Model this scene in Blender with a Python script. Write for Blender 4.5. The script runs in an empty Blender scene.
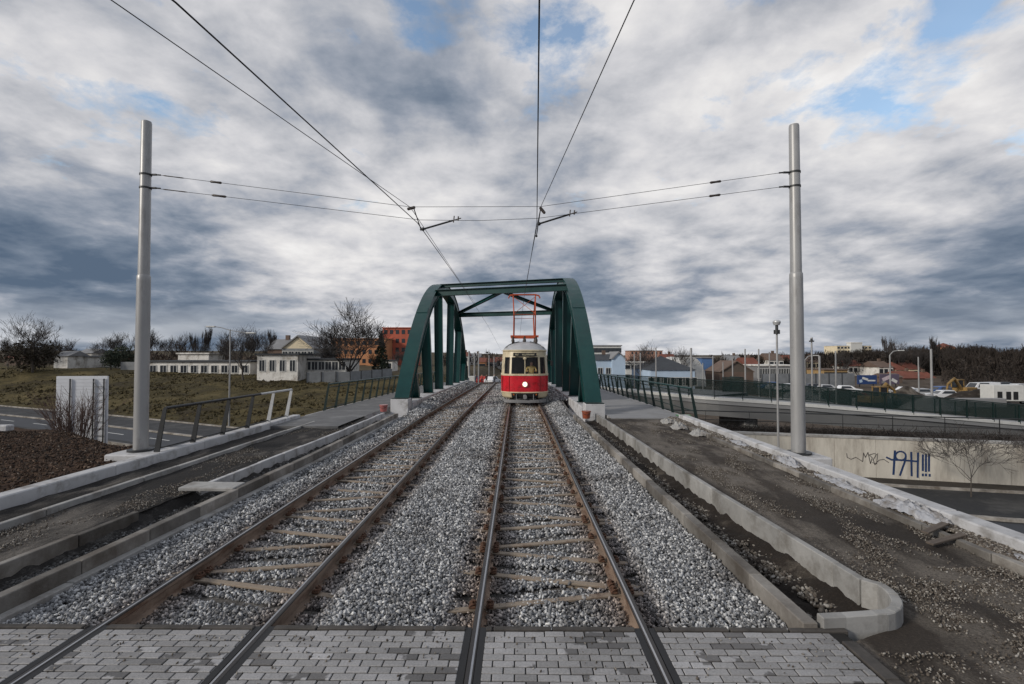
import bpy, math, random
import numpy as np
from mathutils import Vector, Matrix, noise
R = math.radians
random.seed(7); RNG = np.random.default_rng(7)
scene = bpy.context.scene
COL = scene.collection

# ------------------------------------------------------------------ helpers
def P(px, py, Y):
    """a point seen at pixel (px,py) at depth Y (camera eye 2.33 m over the rails)"""
    return ((px - 517) / 512 * Y, Y, 2.33 + (355 - py) / 512 * Y)

def elev(Y):
    """long profile of the tram line"""
    if Y <= 19: return 0.0
    if Y <= 50: return -.012 * (Y - 19)
    if Y <= 97: return -.372 - .05 * (Y - 50)
    return -2.72 - .012 * (Y - 97)
elev_np = np.vectorize(elev)

def tag(o, label=None, cat=None, group=None, kind=None):
    if label: o['label'] = label
    if cat: o['category'] = cat
    if group: o['group'] = group
    if kind: o['kind'] = kind
    return o

def empty(name, loc=(0, 0, 0), rz=0, label=None, cat=None, group=None):
    o = bpy.data.objects.new(name, None); COL.objects.link(o)
    o.location = loc; o.rotation_euler = (0, 0, rz); o.empty_display_size = .2
    return tag(o, label, cat, group)

def link(name, me, parent=None, loc=None):
    o = bpy.data.objects.new(name, me); COL.objects.link(o)
    if parent: o.parent = parent
    if loc: o.location = loc
    return o

def np_mesh(name, V, F, mats, mi=None, smooth=False):
    """V (n,3), F (m,k) all same k"""
    V = np.asarray(V, np.float32); F = np.asarray(F, np.int32)
    me = bpy.data.meshes.new(name)
    m, k = F.shape
    me.vertices.add(len(V)); me.vertices.foreach_set('co', V.ravel())
    me.loops.add(m * k); me.loops.foreach_set('vertex_index', F.ravel())
    me.polygons.add(m)
    me.polygons.foreach_set('loop_start', np.arange(0, m * k, k, dtype=np.int32))
    me.polygons.foreach_set('loop_total', np.full(m, k, np.int32))
    if smooth: me.polygons.foreach_set('use_smooth', np.ones(m, bool))
    for a in (mats if isinstance(mats, (list, tuple)) else [mats]): me.materials.append(a)
    if mi is not None: me.polygons.foreach_set('material_index', np.asarray(mi, np.int32))
    me.update(calc_edges=True); me.validate()
    return me

class MB:
    def __init__(s): s.v = []; s.f = []; s.m = []; s.sm = []
    def add(s, vs, fs, m=0, smooth=False):
        b = len(s.v); s.v += [tuple(v) for v in vs]
        for f in fs: s.f.append([b + i for i in f]); s.m.append(m); s.sm.append(smooth)
    def box(s, c, d, m=0, rz=0, rx=0, ry=0, bev=0):
        hx, hy, hz = d[0] / 2, d[1] / 2, d[2] / 2
        M = Matrix.Translation(c) @ Matrix.Rotation(rz, 4, 'Z') @ Matrix.Rotation(rx, 4, 'X') @ Matrix.Rotation(ry, 4, 'Y')
        if bev:
            b = bev; vs = []
            for z, o in ((-hz, b), (-hz + b, 0), (hz - b, 0), (hz, b)):
                for x, y in ((-hx + b, -hy + o), (hx - b, -hy + o), (hx - o, -hy + b), (hx - o, hy - b), (hx - b, hy - o), (-hx + b, hy - o), (-hx + o, hy - b), (-hx + o, -hy + b)):
                    vs.append(M @ Vector((x, y, z)))
            fs = [list(range(7, -1, -1)), list(range(24, 32))]
            for r in range(3):
                for i in range(8): fs.append([r * 8 + i, r * 8 + (i + 1) % 8, r * 8 + 8 + (i + 1) % 8, r * 8 + 8 + i])
            s.add(vs, fs, m); return
        vs = [M @ Vector((x * hx, y * hy, z * hz)) for z in (-1, 1) for x, y in ((-1, -1), (1, -1), (1, 1), (-1, 1))]
        s.add(vs, [[3, 2, 1, 0], [4, 5, 6, 7], [0, 1, 5, 4], [1, 2, 6, 5], [2, 3, 7, 6], [3, 0, 4, 7]], m)
    def tube(s, pts, r, n=8, m=0, caps=True, smooth=True):
        pts = [Vector(p) for p in pts]; k = len(pts)
        rs = r if isinstance(r, (list, tuple)) else [r] * k
        up = None; rings = []
        for i, p in enumerate(pts):
            t = (pts[min(i + 1, k - 1)] - pts[max(i - 1, 0)])
            t = t.normalized() if t.length > 1e-9 else Vector((0, 0, 1))
            if up is None:
                a = Vector((0, 0, 1)) if abs(t.z) < .9 else Vector((1, 0, 0))
                up = (a - t * a.dot(t)).normalized()
            else:
                up = up - t * up.dot(t)
                up = up.normalized() if up.length > 1e-6 else Vector((1, 0, 0))
            w = t.cross(up)
            rings.append([p + (up * math.cos(q) + w * math.sin(q)) * rs[i] for q in (2 * math.pi * j / n for j in range(n))])
        vs = [v for rg in rings for v in rg]
        fs = [[i * n + j, i * n + (j + 1) % n, (i + 1) * n + (j + 1) % n, (i + 1) * n + j] for i in range(k - 1) for j in range(n)]
        s.add(vs, fs, m, smooth)
        if caps: s.add(rings[0], [list(range(n - 1, -1, -1))], m); s.add(rings[-1], [list(range(n))], m)
    def sweep(s, path, prof, m=0, closed=True, caps=True, frame=None):
        """path: list of (x,y,z); prof: list of (side, up). side = right of travel in plan"""
        k = len(path); n = len(prof); vs = []
        for i, p in enumerate(path):
            a = Vector(path[max(i - 1, 0)]); b = Vector(path[min(i + 1, k - 1)])
            t = b - a; t.z = 0; t.normalize(); rt = Vector((t.y, -t.x, 0))
            for (q, u) in prof: vs.append(Vector(p) + rt * q + Vector((0, 0, u)))
        fs = []
        e = n if closed else n - 1
        for i in range(k - 1):
            for j in range(e): fs.append([i * n + j, (i + 1) * n + j, (i + 1) * n + (j + 1) % n, i * n + (j + 1) % n])
        if caps and closed: fs += [list(range(n)), [(k - 1) * n + j for j in range(n - 1, -1, -1)]]
        s.add(vs, fs, m)
    def prism(s, poly, axis, a, b, m=0):
        """poly list of 2D; axis 'x': poly=(y,z) ; 'y': poly=(x,z); 'z': poly=(x,y)"""
        def mk(p, t): return {'x': (t, p[0], p[1]), 'y': (p[0], t, p[1]), 'z': (p[0], p[1], t)}[axis]
        n = len(poly); vs = [mk(p, a) for p in poly] + [mk(p, b) for p in poly]
        s.add(vs, [list(range(n - 1, -1, -1)), list(range(n, 2 * n))] + [[i, (i + 1) % n, n + (i + 1) % n, n + i] for i in range(n)], m)
    def sph(s, c, r, n=10, k=6, m=0, sc=(1, 1, 1)):
        vs = []
        for i in range(k + 1):
            a = math.pi * i / k
            for j in range(n):
                b = 2 * math.pi * j / n
                vs.append((c[0] + r * sc[0] * math.sin(a) * math.cos(b), c[1] + r * sc[1] * math.sin(a) * math.sin(b), c[2] + r * sc[2] * math.cos(a)))
        s.add(vs, [[i * n + j, (i + 1) * n + j, (i + 1) * n + (j + 1) % n, i * n + (j + 1) % n] for i in range(k) for j in range(n)], m, True)
    def mesh(s, name, mats):
        me = bpy.data.meshes.new(name)
        me.from_pydata(s.v, [], s.f)
        for a in (mats if isinstance(mats, (list, tuple)) else [mats]): me.materials.append(a)
        me.polygons.foreach_set('material_index', s.m); me.polygons.foreach_set('use_smooth', s.sm)
        bm = None
        me.update(); return me
    def build(s, name, mats, parent=None, fix=True):
        me = s.mesh(name, mats)
        if fix:
            import bmesh
            bm = bmesh.new(); bm.from_mesh(me); bmesh.ops.recalc_face_normals(bm, faces=bm.faces); bm.to_mesh(me); bm.free()
        return link(name, me, parent)

def copy_tree(o, parent=None):
    c = o.copy(); COL.objects.link(c)
    if parent: c.parent = parent
    for ch in list(o.children): copy_tree(ch, c)
    return c

# ------------------------------------------------------------------ materials
def newmat(name):
    m = bpy.data.materials.new(name); m.use_nodes = True
    nt = m.node_tree; return m, nt, nt.nodes['Principled BSDF'], nt.nodes, nt.links

def ramp(N, stops):
    r = N.new('ShaderNodeValToRGB'); e = r.color_ramp.elements
    while len(e) < len(stops): e.new(.5)
    for i, (p, c) in enumerate(stops):
        e[i].position = p; e[i].color = (c[0], c[1], c[2], 1) if isinstance(c, (tuple, list)) else (c, c, c, 1)
    return r

def mat(name, c, rough=.7, var=.25, scale=3, bump=0, bscale=30, metal=0, dirt=None, dscale=1.2, damt=.5, spec=.5, island=0, stretch=(1, 1, 1), rvar=0):
    """base colour with soft noise variation, optional second 'dirt' colour in patches, fine bump, per-piece variation"""
    m, nt, b, N, L = newmat(name)
    tc = N.new('ShaderNodeTexCoord'); mp = N.new('ShaderNodeMapping'); mp.inputs['Scale'].default_value = stretch
    L.new(tc.outputs['Object'], mp.inputs['Vector'])
    n1 = N.new('ShaderNodeTexNoise'); n1.inputs['Scale'].default_value = scale; n1.inputs['Detail'].default_value = 8; n1.inputs['Roughness'].default_value = .65
    L.new(mp.outputs[0], n1.inputs['Vector'])
    lo = [max(0, x * (1 - var)) for x in c]; hi = [min(1, x * (1 + var)) for x in c]
    r1 = ramp(N, [(.3, lo), (.7, hi)]); L.new(n1.outputs['Fac'], r1.inputs['Fac'])
    out = r1.outputs['Color']
    if dirt:
        n2 = N.new('ShaderNodeTexNoise'); n2.inputs['Scale'].default_value = dscale; n2.inputs['Detail'].default_value = 10; n2.inputs['Roughness'].default_value = .7
        L.new(mp.outputs[0], n2.inputs['Vector'])
        r2 = ramp(N, [(max(0, .62 - damt * .3), 0), (min(1, .72 - damt * .15), 1)]); L.new(n2.outputs['Fac'], r2.inputs['Fac'])
        mx = N.new('ShaderNodeMixRGB'); L.new(r2.outputs['Color'], mx.inputs['Fac']); L.new(out, mx.inputs['Color1'])
        mx.inputs['Color2'].default_value = (*dirt, 1); out = mx.outputs['Color']
    if island:
        g = N.new('ShaderNodeNewGeometry')
        mr = N.new('ShaderNodeMapRange'); mr.inputs['To Min'].default_value = 1 - island; mr.inputs['To Max'].default_value = 1 + island
        L.new(g.outputs['Random Per Island'], mr.inputs['Value'])
        vm = N.new('ShaderNodeVectorMath'); vm.operation = 'SCALE'; L.new(out, vm.inputs[0]); L.new(mr.outputs[0], vm.inputs['Scale']); out = vm.outputs['Vector']
    L.new(out, b.inputs['Base Color'])
    b.inputs['Roughness'].default_value = rough; b.inputs['Metallic'].default_value = metal
    b.inputs['Specular IOR Level'].default_value = spec
    if rvar:
        mr = N.new('ShaderNodeMapRange'); mr.inputs['From Min'].default_value = .3; mr.inputs['From Max'].default_value = .7
        mr.inputs['To Min'].default_value = rough - rvar; mr.inputs['To Max'].default_value = rough + rvar
        L.new(n1.outputs['Fac'], mr.inputs['Value']); L.new(mr.outputs[0], b.inputs['Roughness'])
    if bump:
        n3 = N.new('ShaderNodeTexNoise'); n3.inputs['Scale'].default_value = bscale; n3.inputs['Detail'].default_value = 8; n3.inputs['Roughness'].default_value = .7
        L.new(mp.outputs[0], n3.inputs['Vector'])
        bp = N.new('ShaderNodeBump'); bp.inputs['Strength'].default_value = 1; bp.inputs['Distance'].default_value = bump
        L.new(n3.outputs['Fac'], bp.inputs['Height']); L.new(bp.outputs['Normal'], b.inputs['Normal'])
    return m

def glassmat(name, tint=(.7, .8, .85), a=.25, rough=.03):
    m, nt, b, N, L = newmat(name)
    b.inputs['Base Color'].default_value = (*tint, 1); b.inputs['Roughness'].default_value = rough
    b.inputs['Alpha'].default_value = a; b.inputs['Specular IOR Level'].default_value = .6
    return m

M = {}
M['teal'] = mat('teal_paint', (.0012, .038, .037), .4, .2, 1.5, bump=.0015, bscale=6, dirt=(.006, .05, .046), dscale=.9, damt=.45, spec=.4, stretch=(1, 1, .25), rvar=.08)
M['teal_dark'] = mat('dark_green_paint', (.004, .018, .016), .5, .3, 2)
M['rail_side'] = mat('rusty_rail', (.22, .16, .12), .9, .35, 6, bump=.004, bscale=30, dirt=(.10, .05, .028), dscale=5, damt=.5, stretch=(1, .35, 1))
M['rail_top'] = mat('rail_head', (.03, .026, .024), .42, .3, 12, metal=.2, stretch=(3, .12, 1), rvar=.1)
M['shine'] = mat('worn_steel', (.42, .42, .43), .28, .15, 8, metal=.85)
M['rust'] = mat('rusty_clip', (.10, .05, .03), .9, .5, 30, bump=.002)
M['sleeper'] = mat('dusty_steel', (.27, .22, .17), .85, .3, 3, bump=.003, bscale=30, dirt=(.13, .085, .06), dscale=3, damt=.4)
M['ballast'] = None
M['concrete'] = mat('concrete', (.34, .335, .325), .85, .18, 2.5, bump=.004, bscale=40, dirt=(.18, .165, .15), dscale=1.5, damt=.45, island=.12)
M['concrete_light'] = mat('pale_concrete', (.5, .5, .51), .8, .14, 2, bump=.004, bscale=30, dirt=(.26, .25, .24), dscale=2.2, damt=.4, island=.08)
M['kerb_wet'] = mat('kerb_concrete', (.25, .235, .215), .75, .3, 2, bump=.004, bscale=40, dirt=(.1, .085, .07), dscale=1.1, damt=.7, island=.4)
M['steel'] = mat('galvanised_pole', (.33, .33, .33), .42, .14, 2, metal=.2, dirt=(.22, .215, .21), dscale=2.5, damt=.3, stretch=(1, 1, .25), bump=.0008, bscale=10)
M['steel_light'] = mat('bare_galvanised', (.55, .56, .57), .4, .15, 5, metal=.4)
M['steel_dark'] = mat('dark_steel', (.022, .024, .026), .5, .3, 6)
M['wire'] = mat('wire', (.018, .018, .02), .55, .2, 5, metal=.3)
M['insul'] = mat('insulator', (.05, .04, .035), .4, .2, 5)
M['white'] = mat('white_render', (.74, .72, .68), .85, .15, .8, dirt=(.3, .27, .23), dscale=.6, damt=.45)
M['cream'] = mat('cream_render', (.72, .62, .44), .85, .1, .8)
M['blue_w'] = mat('pale_blue_render', (.42, .53, .66), .85, .1, .5)
M['greywall'] = mat('grey_cladding', (.22, .23, .24), .7, .2, 1)
M['orange'] = mat('orange_render', (.46, .21, .10), .85, .2, .3)
M['red'] = mat('red_render', (.40, .10, .06), .85, .2, .3)
M['redroof'] = mat('red_tile_roof', (.17, .055, .035), .85, .25, .5)
M['brownroof'] = mat('brown_roof', (.13, .09, .07), .85, .2, .5)
M['darkroof'] = mat('dark_roof', (.035, .04, .047), .7, .2, .5)
M['greyroof'] = mat('grey_sheet_roof', (.21, .21, .215), .6, .15, .5)
M['window'] = mat('dark_window', (.03, .035, .042), .15, .3, 2)
M['frame'] = mat('white_frame', (.6, .6, .58), .6, .1, 2)
M['bark'] = mat('bark', (.07, .06, .052), .9, .3, 6)
M['twig'] = mat('twigs', (.05, .044, .042), .9, .3, 3)
M['twig_brown'] = mat('brown_twigs', (.034, .026, .021), .9, .4, .12)
M['twig_red'] = mat('reddish_twigs', (.05, .034, .024), .9, .4, .2)
M['evergreen'] = mat('evergreen', (.018, .028, .014), .8, .4, 1)
M['ivy'] = mat('ivy', (.04, .032, .02), .8, .5, .6)
M['black'] = mat('black', (.01, .01, .011), .6, .2, 5)
M['rubber'] = mat('rubber', (.02, .02, .02), .8, .2, 5)
M['plastic'] = mat('plastic_sheet', (.40, .41, .44), .4, .2, 6, dirt=(.15, .13, .11), dscale=4, damt=.6)
M['wood'] = mat('old_board', (.10, .08, .065), .85, .3, 4, stretch=(1, 8, 8))

# ------------------------------------------------------------------ world
def build_world():
    w = bpy.data.worlds.new('World'); scene.world = w; w.use_nodes = True
    N = w.node_tree.nodes; L = w.node_tree.links
    for n in list(N): N.remove(n)
    out = N.new('ShaderNodeOutputWorld'); bg = N.new('ShaderNodeBackground'); bg.inputs['Strength'].default_value = .1
    sky = N.new('ShaderNodeTexSky'); sky.sky_type = 'NISHITA'; sky.sun_disc = False
    sky.sun_elevation = SUN_EL; sky.sun_rotation = SUN_ROT; sky.altitude = 200; sky.air_density = 1.3; sky.dust_density = .5; sky.ozone_density = 2
    tc = N.new('ShaderNodeTexCoord')
    sep = N.new('ShaderNodeSeparateXYZ'); L.new(tc.outputs['Generated'], sep.inputs[0])
    def math_(op, a, b=None, c=None, clamp=False):
        n = N.new('ShaderNodeMath'); n.operation = op; n.use_clamp = clamp
        for i, v in enumerate((a, b, c)):
            if v is None: continue
            if isinstance(v, (int, float)): n.inputs[i].default_value = v
            else: L.new(v, n.inputs[i])
        return n.outputs[0]
    z = math_('ADD', math_('MAXIMUM', sep.outputs['Z'], 0), .21)
    u = math_('DIVIDE', sep.outputs['X'], z); v = math_('DIVIDE', sep.outputs['Y'], z)
    comb = N.new('ShaderNodeCombineXYZ'); L.new(u, comb.inputs[0]); L.new(v, comb.inputs[1])
    def noi(scale, off, detail=9, rough=.55, dist=.25, vec=None):
        mp = N.new('ShaderNodeMapping'); mp.inputs['Location'].default_value = off; mp.inputs['Scale'].default_value = (1.05, 1, 1)
        L.new(vec or comb.outputs[0], mp.inputs['Vector'])
        n = N.new('ShaderNodeTexNoise'); n.inputs['Scale'].default_value = scale; n.inputs['Detail'].default_value = detail
        n.inputs['Roughness'].default_value = rough; n.inputs['Distortion'].default_value = dist
        L.new(mp.outputs[0], n.inputs['Vector']); return n.outputs['Fac']
    big = noi(.75, (3.1, 1.7, 0), 4, .5, .2)
    mid = noi(3.3, (7.3, 2.2, 0), 12, .56, .18)
    fine = noi(8, (1.3, 9.2, 0), 8, .6, .15)
    dens = math_('ADD', math_('ADD', math_('MULTIPLY', big, .60), math_('MULTIPLY', mid, .55)), math_('MULTIPLY', fine, .13))
    # large cloud masses and openings, placed by compass direction
    def blob(px, py, rad, amt):
        d = Vector(((px - 517) / 512, 1, (355 - py) / 512)).normalized()
        dp = N.new('ShaderNodeVectorMath'); dp.operation = 'DOT_PRODUCT'; L.new(tc.outputs['Generated'], dp.inputs[0]); dp.inputs[1].default_value = d
        mr = N.new('ShaderNodeMapRange'); mr.interpolation_type = 'SMOOTHSTEP'
        mr.inputs['From Min'].default_value = math.cos(math.atan(rad / 512)); mr.inputs['From Max'].default_value = 1
        mr.inputs['To Min'].default_value = 0; mr.inputs['To Max'].default_value = amt
        L.new(dp.outputs['Value'], mr.inputs['Value']); return mr.outputs[0]
    for a in SKY_LIGHT: dens = math_('ADD', dens, blob(*a))
    cl = ramp(N, [(.43, (.078, .112, .165)), (.54, (.15, .185, .24)), (.62, (.26, .285, .335)), (.68, (.38, .39, .42)), (.75, (.50, .50, .52)), (.83, (.62, .61, .61)), (.93, (.74, .73, .72))])
    L.new(dens, cl.inputs['Fac'])
    # gaps of blue
    gap = noi(3.4, (11.3, 4.4, 0), 10, .62, .15)
    for a in SKY_GAP: gap = math_('ADD', gap, blob(*a))
    gap = math_('MULTIPLY', gap, ramp_out(N, L, sep.outputs['Z'], [(.12, .0), (.26, 1)]))
    gm = ramp(N, [(.60, 0), (.74, .9)]); L.new(gap, gm.inputs['Fac'])
    sc = N.new('ShaderNodeVectorMath'); sc.operation = 'SCALE'; L.new(cl.outputs['Color'], sc.inputs[0]); sc.inputs['Scale'].default_value = 10 * SKY_GAIN
    # bright band low on the horizon
    hz = N.new('ShaderNodeMapRange'); hz.interpolation_type = 'SMOOTHSTEP'; L.new(sep.outputs['Z'], hz.inputs['Value'])
    hz.inputs['From Min'].default_value = .10; hz.inputs['From Max'].default_value = .0; hz.inputs['To Max'].default_value = 1
    hn = noi(.55, (5, 5, 0), 3, .5, .1)
    hm = math_('MULTIPLY', hz.outputs[0], ramp_out(N, L, hn, [(.42, 0), (.56, .75)]))
    skb = N.new('ShaderNodeVectorMath'); skb.operation = 'SCALE'; L.new(sky.outputs[0], skb.inputs[0]); skb.inputs['Scale'].default_value = 1.35
    m1 = N.new('ShaderNodeMixRGB'); L.new(gm.outputs[0], m1.inputs['Fac']); L.new(sc.outputs[0], m1.inputs['Color1']); L.new(skb.outputs[0], m1.inputs['Color2'])
    m2 = N.new('ShaderNodeMixRGB'); L.new(hm, m2.inputs['Fac']); L.new(m1.outputs[0], m2.inputs['Color1']); m2.inputs['Color2'].default_value = (6.2, 6.3, 6.5, 1)
    L.new(m2.outputs[0], bg.inputs['Color']); L.new(bg.outputs[0], out.inputs[0])
def ramp_out(N, L, src, stops):
    r = ramp(N, stops); L.new(src, r.inputs['Fac']); return r.outputs['Color']

SUN_EL = R(24); SUN_AZ = R(240)      # compass azimuth of the sun seen from above: behind the camera, to the left
SUN_ROT = SUN_AZ
SKY_GAIN = 1.0
SKY_LIGHT = [(240, 120, 220, .10), (60, 275, 190, -.13), (150, 215, 120, -.02), (230, 290, 160, -.03), (400, 290, 110, .03), (700, 250, 120, .03), (640, 330, 60, -.05), (950, 250, 150, -.04), (740, 60, 280, .09), (470, 240, 150, .05), (420, 120, 110, .04), (600, 90, 160, .03), (100, 20, 90, -.06), (960, 120, 150, .05), (1000, 340, 100, -.1), (60, 90, 120, .06), (380, 60, 120, -.07)]
SKY_GAP = [(885, 72, 75, .10), (935, 52, 55, .06), (1015, 8, 60, .05), (560, 5, 90, .14), (425, -5, 50, .16), (60, 30, 110, .10)]
build_world()

sun = bpy.data.lights.new('sun', 'SUN'); sun.energy = 1.9; sun.angle = R(10); sun.color = (1, .93, .83)
so = bpy.data.objects.new('sun', sun); COL.objects.link(so)
# azimuth measured clockwise from +Y
sd = Vector((math.sin(SUN_AZ) * math.cos(SUN_EL), math.cos(SUN_AZ) * math.cos(SUN_EL), math.sin(SUN_EL)))
so.rotation_euler = (-sd).to_track_quat('-Z', 'Y').to_euler()

# ------------------------------------------------------------------ camera
cam = bpy.data.cameras.new('camera'); cam.lens = 18; cam.sensor_width = 36; cam.clip_end = 5000; cam.clip_start = .05
co = bpy.data.objects.new('camera', cam); COL.objects.link(co)
co.location = (0, 0, 2.33); co.rotation_euler = (R(90 + 1.45), 0, R(.56)); scene.camera = co
scene.view_settings.view_transform = 'Standard'; scene.view_settings.look = 'None'; scene.view_settings.gamma = 1
scene.view_settings.exposure = .36

# ------------------------------------------------------------------ terrain
RX = np.array([-400, -110, -66, -44, -24, -8, 0, 8, 20, 45, 90, 400.]); RY = np.array([230, 82, 61, 51, 41, 33, 29.5, 25.6, 21.3, 15.4, 6, -60.])
def roadY(X): return np.interp(X, RX, RY)
def wallY(X): return 29.3 - .264 * (X - 15)
def sstep(t): t = np.clip(t, 0, 1); return t * t * (3 - 2 * t)
def rect_up(X, Y, x0, x1, y0, y1, top, slope):
    dx = np.maximum(np.maximum(x0 - X, X - x1), 0); dy = np.maximum(np.maximum(y0 - Y, Y - y1), 0)
    return top - slope * np.hypot(dx, dy)
def ground_h(X, Y):
    d = Y - roadY(X)
    left = sstep((-4 - X) / 8)
    zt = np.interp(X, [-160, -90, -55, -30, -9], [.4, -.3, -1.2, -1.9, -1.6])
    t = np.clip((d - 5.5) / np.maximum(92 - roadY(X) - 5.5, 10), 0, 1)
    hl = -4.55 + (zt + 4.55) * (t ** .8)
    hr = -4.75 + np.where((d < 20) & (d > -20), .15, 0) * 1.0
    h = hl * left + hr * (1 - left)
    near = sstep((-6 - d) / 14)                      # near bank on both sides of the line
    h = np.where(d < -6, np.maximum(h, -4.55 + near * 0), h)
    h = np.where((d < -6) & (X < -9), -4.55, h)
    e = elev_np(Y)
    h = np.maximum(h, np.maximum(rect_up(X, Y, -8.35, 6.2, -60, 19.5, -.42, 1.0), -4.55))
    # soil bank to the left
    bank = .02 + .10 * np.sin(X * .9) * np.cos(Y * .7)
    dxb = np.maximum(-8.6 - (X) , 0)
    edge = np.interp(X, [-60, -16, -9.5, -8.3], [17.5, 17.4, 12.9, 12.0])
    hb = bank - .12 - .75 * np.maximum(Y - edge, 0)
    hb = np.where(X < -8.25, hb, -50)
    h = np.maximum(h, hb)
    h = np.maximum(h, rect_up(X, Y, -9.5, 7.5, 49.5, 400, e - .5, .5))
    far = sstep((Y - 160) / 500)
    h = h + far * 9 * np.interp(X / np.maximum(Y, 1), [-1.2, -.3, .2, .6, 1.2], [.9, .7, .5, .9, 1.3])
    return h
xs = np.unique(np.concatenate([np.linspace(-900, -160, 24), np.linspace(-160, -40, 60), np.linspace(-40, -20, 30), np.linspace(-20, -8, 60), np.linspace(-8, 8, 22), np.linspace(8, 45, 60), np.linspace(45, 200, 50), np.linspace(200, 1200, 30)]))
ys = np.unique(np.concatenate([np.linspace(-60, 3, 14), np.linspace(3, 22, 85), np.linspace(22, 60, 70), np.linspace(60, 130, 55), np.linspace(130, 500, 40), np.linspace(500, 2600, 20)]))
GX, GY = np.meshgrid(xs, ys)
GZ = ground_h(GX, GY)
nzv = np.array([noise.fractal(Vector((x * .35, y * .35, 0)), 1, 2, 4) for x, y in zip(GX.ravel(), GY.ravel())]).reshape(GX.shape)
dr = np.abs(GY - roadY(GX))
amp = np.where(dr < 8, .0, .14) * np.where((GX > -8.3) & (GX < 7) & (GY < 22), 0, 1) * np.where((GX < -8.3) & (GY < 17), .6, 1)
GZ = GZ + nzv * amp * np.where(GY > 55, 1.8, 1)
def gh(x, y): return float(ground_h(np.array([float(x)]), np.array([float(y)]))[0])
V = np.stack([GX.ravel(), GY.ravel(), GZ.ravel()], 1)
ny, nx = GX.shape
idx = np.arange(ny * nx).reshape(ny, nx)
F = np.stack([idx[:-1, :-1].ravel(), idx[:-1, 1:].ravel(), idx[1:, 1:].ravel(), idx[1:, :-1].ravel()], 1)
def ground_mat():
    m, nt, b, N, L = newmat('ground_cover')
    at = N.new('ShaderNodeVertexColor'); at.layer_name = 'zone'
    tc = N.new('ShaderNodeTexCoord')
    sep = N.new('ShaderNodeSeparateColor'); L.new(at.outputs['Color'], sep.inputs[0])
    def nz(s, d=8, r=.65):
        n = N.new('ShaderNodeTexNoise'); n.inputs['Scale'].default_value = s; n.inputs['Detail'].default_value = d; n.inputs['Roughness'].default_value = r
        L.new(tc.outputs['Object'], n.inputs['Vector']); return n.outputs['Fac']
    g1 = ramp_out(N, L, nz(.16, 10, .72), [(.36, (.03, .022, .011)), (.47, (.055, .044, .017)), (.56, (.085, .067, .027)), (.68, (.14, .108, .05))])
    g2 = ramp_out(N, L, nz(3, 6), [(.3, .6), (.7, 1.4)])
    gm = N.new('ShaderNodeMixRGB'); gm.blend_type = 'MULTIPLY'; gm.inputs['Fac'].default_value = 1; L.new(g1, gm.inputs['Color1']); L.new(g2, gm.inputs['Color2'])
    s1 = ramp_out(N, L, nz(5, 10, .75), [(.3, (.022, .013, .009)), (.5, (.06, .036, .023)), (.62, (.11, .068, .042)), (.72, (.2, .14, .10))])
    d1 = ramp_out(N, L, nz(.4, 10, .7), [(.3, (.035, .026, .02)), (.55, (.10, .078, .06)), (.75, (.19, .16, .135))])
    a = N.new('ShaderNodeMixRGB'); L.new(sep.outputs[0], a.inputs['Fac']); L.new(d1, a.inputs['Color1']); L.new(gm.outputs[0], a.inputs['Color2'])
    c = N.new('ShaderNodeMixRGB'); L.new(sep.outputs[1], c.inputs['Fac']); L.new(a.outputs[0], c.inputs['Color1']); L.new(s1, c.inputs['Color2'])
    L.new(c.outputs[0], b.inputs['Base Color']); b.inputs['Roughness'].default_value = .95; b.inputs['Specular IOR Level'].default_value = .2
    bp = N.new('ShaderNodeBump'); bp.inputs['Distance'].default_value = .06; L.new(nz(6, 10, .75), bp.inputs['Height']); L.new(bp.outputs[0], b.inputs['Normal'])
    return m
me = np_mesh('ground', V, F, ground_mat(), smooth=True)
ca = me.color_attributes.new('zone', 'FLOAT_COLOR', 'POINT')
grass = np.where((GX < -5) & (GY > roadY(GX) - 2) & (GY < 110), 1, 0) + np.where((GX < 8) & (GY >= 110), .6, 0) + np.where((GX >= 8) & (GY > 170), .6, 0)
soil = np.where((GX < 0) & (GY < roadY(GX) - 4) & (GY < 40), 1, 0)
cc = np.zeros((ny * nx, 4), np.float32); cc[:, 0] = np.clip(grass, 0, 1).ravel(); cc[:, 1] = soil.ravel(); cc[:, 3] = 1
ca.data.foreach_set('color', cc.ravel())
tag(link('ground', me), kind='structure')

# roads
M['asphalt'] = mat('asphalt', (.017, .0175, .019), .75, .3, 1.2, bump=.003, bscale=60, dirt=(.06, .058, .055), dscale=.5, damt=.4, rvar=.15)
M['asphalt_pale'] = mat('pale_asphalt', (.21, .22, .235), .8, .15, .5, dirt=(.10, .10, .10), dscale=.25, damt=.3)
M['asphalt_wet'] = mat('wet_asphalt', (.03, .033, .04), .65, .2, .7)
def strip(name, xs_, off0, off1, z, m, kind='structure', label=None):
    mb = MB(); p0 = [(x, float(roadY(x)) + off0, z) for x in xs_]; p1 = [(x, float(roadY(x)) + off1, z) for x in xs_]
    n = len(xs_); mb.add(p0 + p1, [[i, i + 1, n + i + 1, n + i] for i in range(n - 1)])
    o = mb.build(name, m); return tag(o, label, None, None, kind)
rxs = np.linspace(-150, 120, 136)
strip('road', rxs, -5.2, 5.2, -4.46, M['asphalt'])
strip('road_lane', rxs, -4.2, -.4, -4.452, M['asphalt_wet'])
mb = MB()
for o_ in (-5.3, 5.3, .0):
    w = .09 if o_ else .12
    mb.sweep([(x, float(roadY(x)) + o_, -4.46) for x in rxs], [(-w, -.1), (w, -.1), (w, .12), (-w, .12)])
tag(mb.build('road_kerb', M['kerb_wet']), kind='structure')
mb = MB()
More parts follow.
